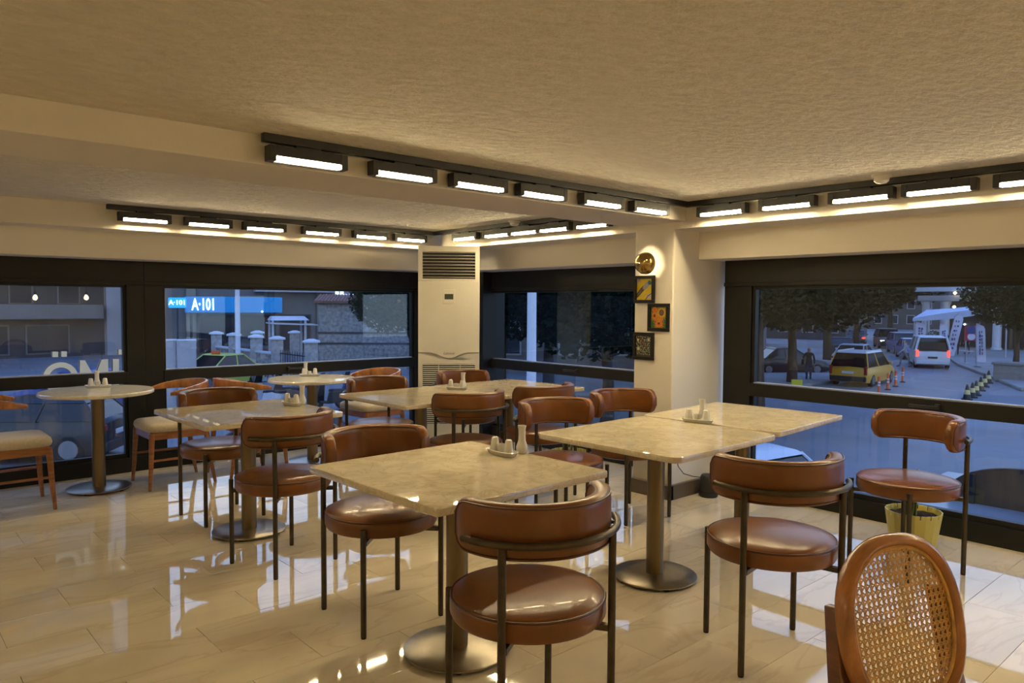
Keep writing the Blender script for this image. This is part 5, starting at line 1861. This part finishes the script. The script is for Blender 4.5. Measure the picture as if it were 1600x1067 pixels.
for x in (-0.5, 0.5):
    MB().cyl((x, 0.66, 3.8), (x, 0.66, 4.9), 0.03, seg=6).build('post', 'grey_metal', sg)
# grey block behind the shelter
b = thing_at('grey_block', facing(480, 68, 0), 'plain grey building between blue sign and stone house', 'building')
box('wall', (-2.3, 0, 0), (2.2, 8, 16.0), 'facade_grey', b)
box('cornice', (-2.5, -0.2, 16.0), (2.4, 8.2, 16.3), 'facade_dark', b)
for z in (1.0, 3.9, 6.8, 9.7, 12.6):
    f = box('window', (-1.9, -0.05, z), (-0.7, 0.02, z + 1.6), 'facade_pale', b)
    box('pane', (-1.8, -0.09, z + 0.1), (-0.8, -0.04, z + 1.5), 'shop_glass', f)
b = thing_at('pale_block', facing(622, 76, 0), 'pale house far behind the tiled roof', 'building')
box('wall', (-5.4, 0, 0), (8, 8, 17), 'facade_pale', b)
box('roof', (-5.5, -0.3, 17), (8.2, 8.3, 17.4), 'tiles_roof', b)
for k in range(5):
    for x in (-4, -1.4, 1.2, 3.8, 6.4):
        f = box('window', (x - 0.7, -0.05, 4.4 + 2.6 * k), (x + 0.7, 0.02, 5.9 + 2.6 * k), 'facade_grey', b)
        box('pane', (x - 0.6, -0.09, 4.5 + 2.6 * k), (x + 0.6, -0.04, 5.8 + 2.6 * k), 'shop_glass', f)
# tall apartment block opposite the far left window
b = thing_at('apartment_block', facing(60, 50, 12), 'tall dark grey apartment block with long balconies at far left', 'building')
box('wall', (-24, 0, 0), (5.2, 10, 27), 'facade_dark', b)
box('pier', (4.0, -0.6, 0), (5.4, 0.1, 27), 'facade_pale', b)
for k in range(9):
    z = 2.6 + k * 2.7
    box('balcony', (-15.5, -1.3, z), (3.6, 0.1, z + 0.95), 'facade_grey', b)
    for x in (-13, -10, -7, -4, -1, 1.8):
        f = box('window', (x - 0.7, -0.05, z + 1.0), (x + 0.7, 0.02, z + 2.4), 'facade_grey', b)
        box('pane', (x - 0.6, -0.08, z + 1.05), (x + 0.6, -0.04, z + 2.3), 'shop_glass', f)
for x in (-12, -8, -3, 0.5):
    f = box('shop_window', (x - 1.3, -0.06, 0.2), (x + 1.3, 0.02, 2.2), 'facade_grey', b)
    box('pane', (x - 1.2, -0.1, 0.3), (x + 1.2, -0.05, 2.1), 'shop_glass', f)

for M_, lab_, w_, h_ in ((Matrix.Translation((-38, 42, G)) @ Matrix.Rotation(R(42), 4, 'Z'), 'grey apartment block far round to the left', 44, 15), (Matrix.Translation((6, 100, G)), 'grey apartment block behind the left trees', 30, 9)):
    b = thing_at('apartment_block', M_, lab_, 'building')
    box('wall', (-w_ / 2, 0, 0), (w_ / 2, 10, h_), 'facade_dark', b)
    for k in range(int(h_ / 2.9)):
        for i in range(int(w_ / 3)):
            x = -w_ / 2 + 1.5 + 3 * i
            f = box('window', (x - 0.7, -0.05, 0.9 + 2.8 * k), (x + 0.7, 0.02, 2.3 + 2.8 * k), 'facade_grey', b)
            box('pane', (x - 0.6, -0.08, 1.0 + 2.8 * k), (x + 0.6, -0.04, 2.2 + 2.8 * k), 'shop_glass', f)

# ------------------------------------------------------------------ white sign letters outside the far left window
SY = YW + 0.32


def letter(name, label, polys, y=SY):
    e = empty(name, (0, 0, 0))
    tag(e, label, 'letter', 'white sign letters outside the window')
    for p in polys:
        mb = MB()
        n = len(p)
        vs = [(x, y, z) for x, z in p] + [(x, y + 0.05, z) for x, z in p]
        mb.add(vs, [tuple(range(n)), tuple(range(n, 2 * n))])
        mb.build('face', 'cream_letter', e)
        c = (sum(x for x, z in p) / n, sum(z for x, z in p) / n)
        big = [(c[0] + (x - c[0]) * 1.0, c[1] + (z - c[1]) * 1.0) for x, z in p]
        mb = MB()
        vs = [(x, y + 0.004, z) for x, z in big] + [(x, y + 0.046, z) for x, z in big]
        mb.add(vs, [(i, (i + 1) % n, n + (i + 1) % n, n + i) for i in range(n)])
        mb.build('return', 'letter_side', e)


def on_sign(px, py):
    d = FWD + RT * ((px - 800) / F) + UP * ((533.5 - py) / F)
    q = Vector((0, 0, H)) + d * (SY / d.y)
    return q.x, q.z


def quad(x0, y0, x1, y1):
    return [on_sign(x0, y0), on_sign(x1, y0), on_sign(x1, y1), on_sign(x0, y1)]


cx, cz = on_sign(95, 590)
ro_, ri = 0.125, 0.083
ringp = [(cx + ro_ * math.cos(PI * i / 16), cz + ro_ * math.sin(PI * i / 16)) for i in range(17)] + [(cx + ri * math.cos(PI * i / 16), cz + ri * math.sin(PI * i / 16)) for i in range(16, -1, -1)]
lowp = [(cx + ro_ * math.cos(PI + PI * i / 16), cz + ro_ * math.sin(PI + PI * i / 16)) for i in range(17)] + [(cx + ri * math.cos(PI + PI * i / 16), cz + ri * math.sin(PI + PI * i / 16)) for i in range(16, -1, -1)]
letter('sign_letter', 'white letter O with two square dots outside the far left window', [ringp, lowp, quad(82, 549.5, 91, 558), quad(96, 549, 104.5, 557.5)])
letter('sign_letter', 'white letter M behind the condiments of the far left table', [[on_sign(125, 563), on_sign(133, 563), on_sign(148, 590), on_sign(159, 562), on_sign(169, 561), on_sign(169, 612), on_sign(160, 612), on_sign(160, 582), on_sign(150, 606), on_sign(146, 606), on_sign(134, 584), on_sign(134, 613), on_sign(125, 613)]])
letter('sign_letter', 'dotted letter I at the right edge of the far left window', [quad(176.5, 561, 186, 612), quad(185.5, 546, 194, 554)])
tag(box('sign_rail', (-0.88, SY + 0.05, 0.765), (1.80, SY + 0.08, 0.80), 'grey_metal'), 'thin metal rail carrying the white sign letters', 'rail')
box('sign_rail_bracket', (-0.87, YW + 0.09, 0.765), (-0.83, SY + 0.05, 0.80), 'grey_metal', bpy.data.objects['sign_rail'])
box('sign_rail_bracket', (1.755, YW + 0.09, 0.765), (1.795, SY + 0.05, 0.80), 'grey_metal', bpy.data.objects['sign_rail'])
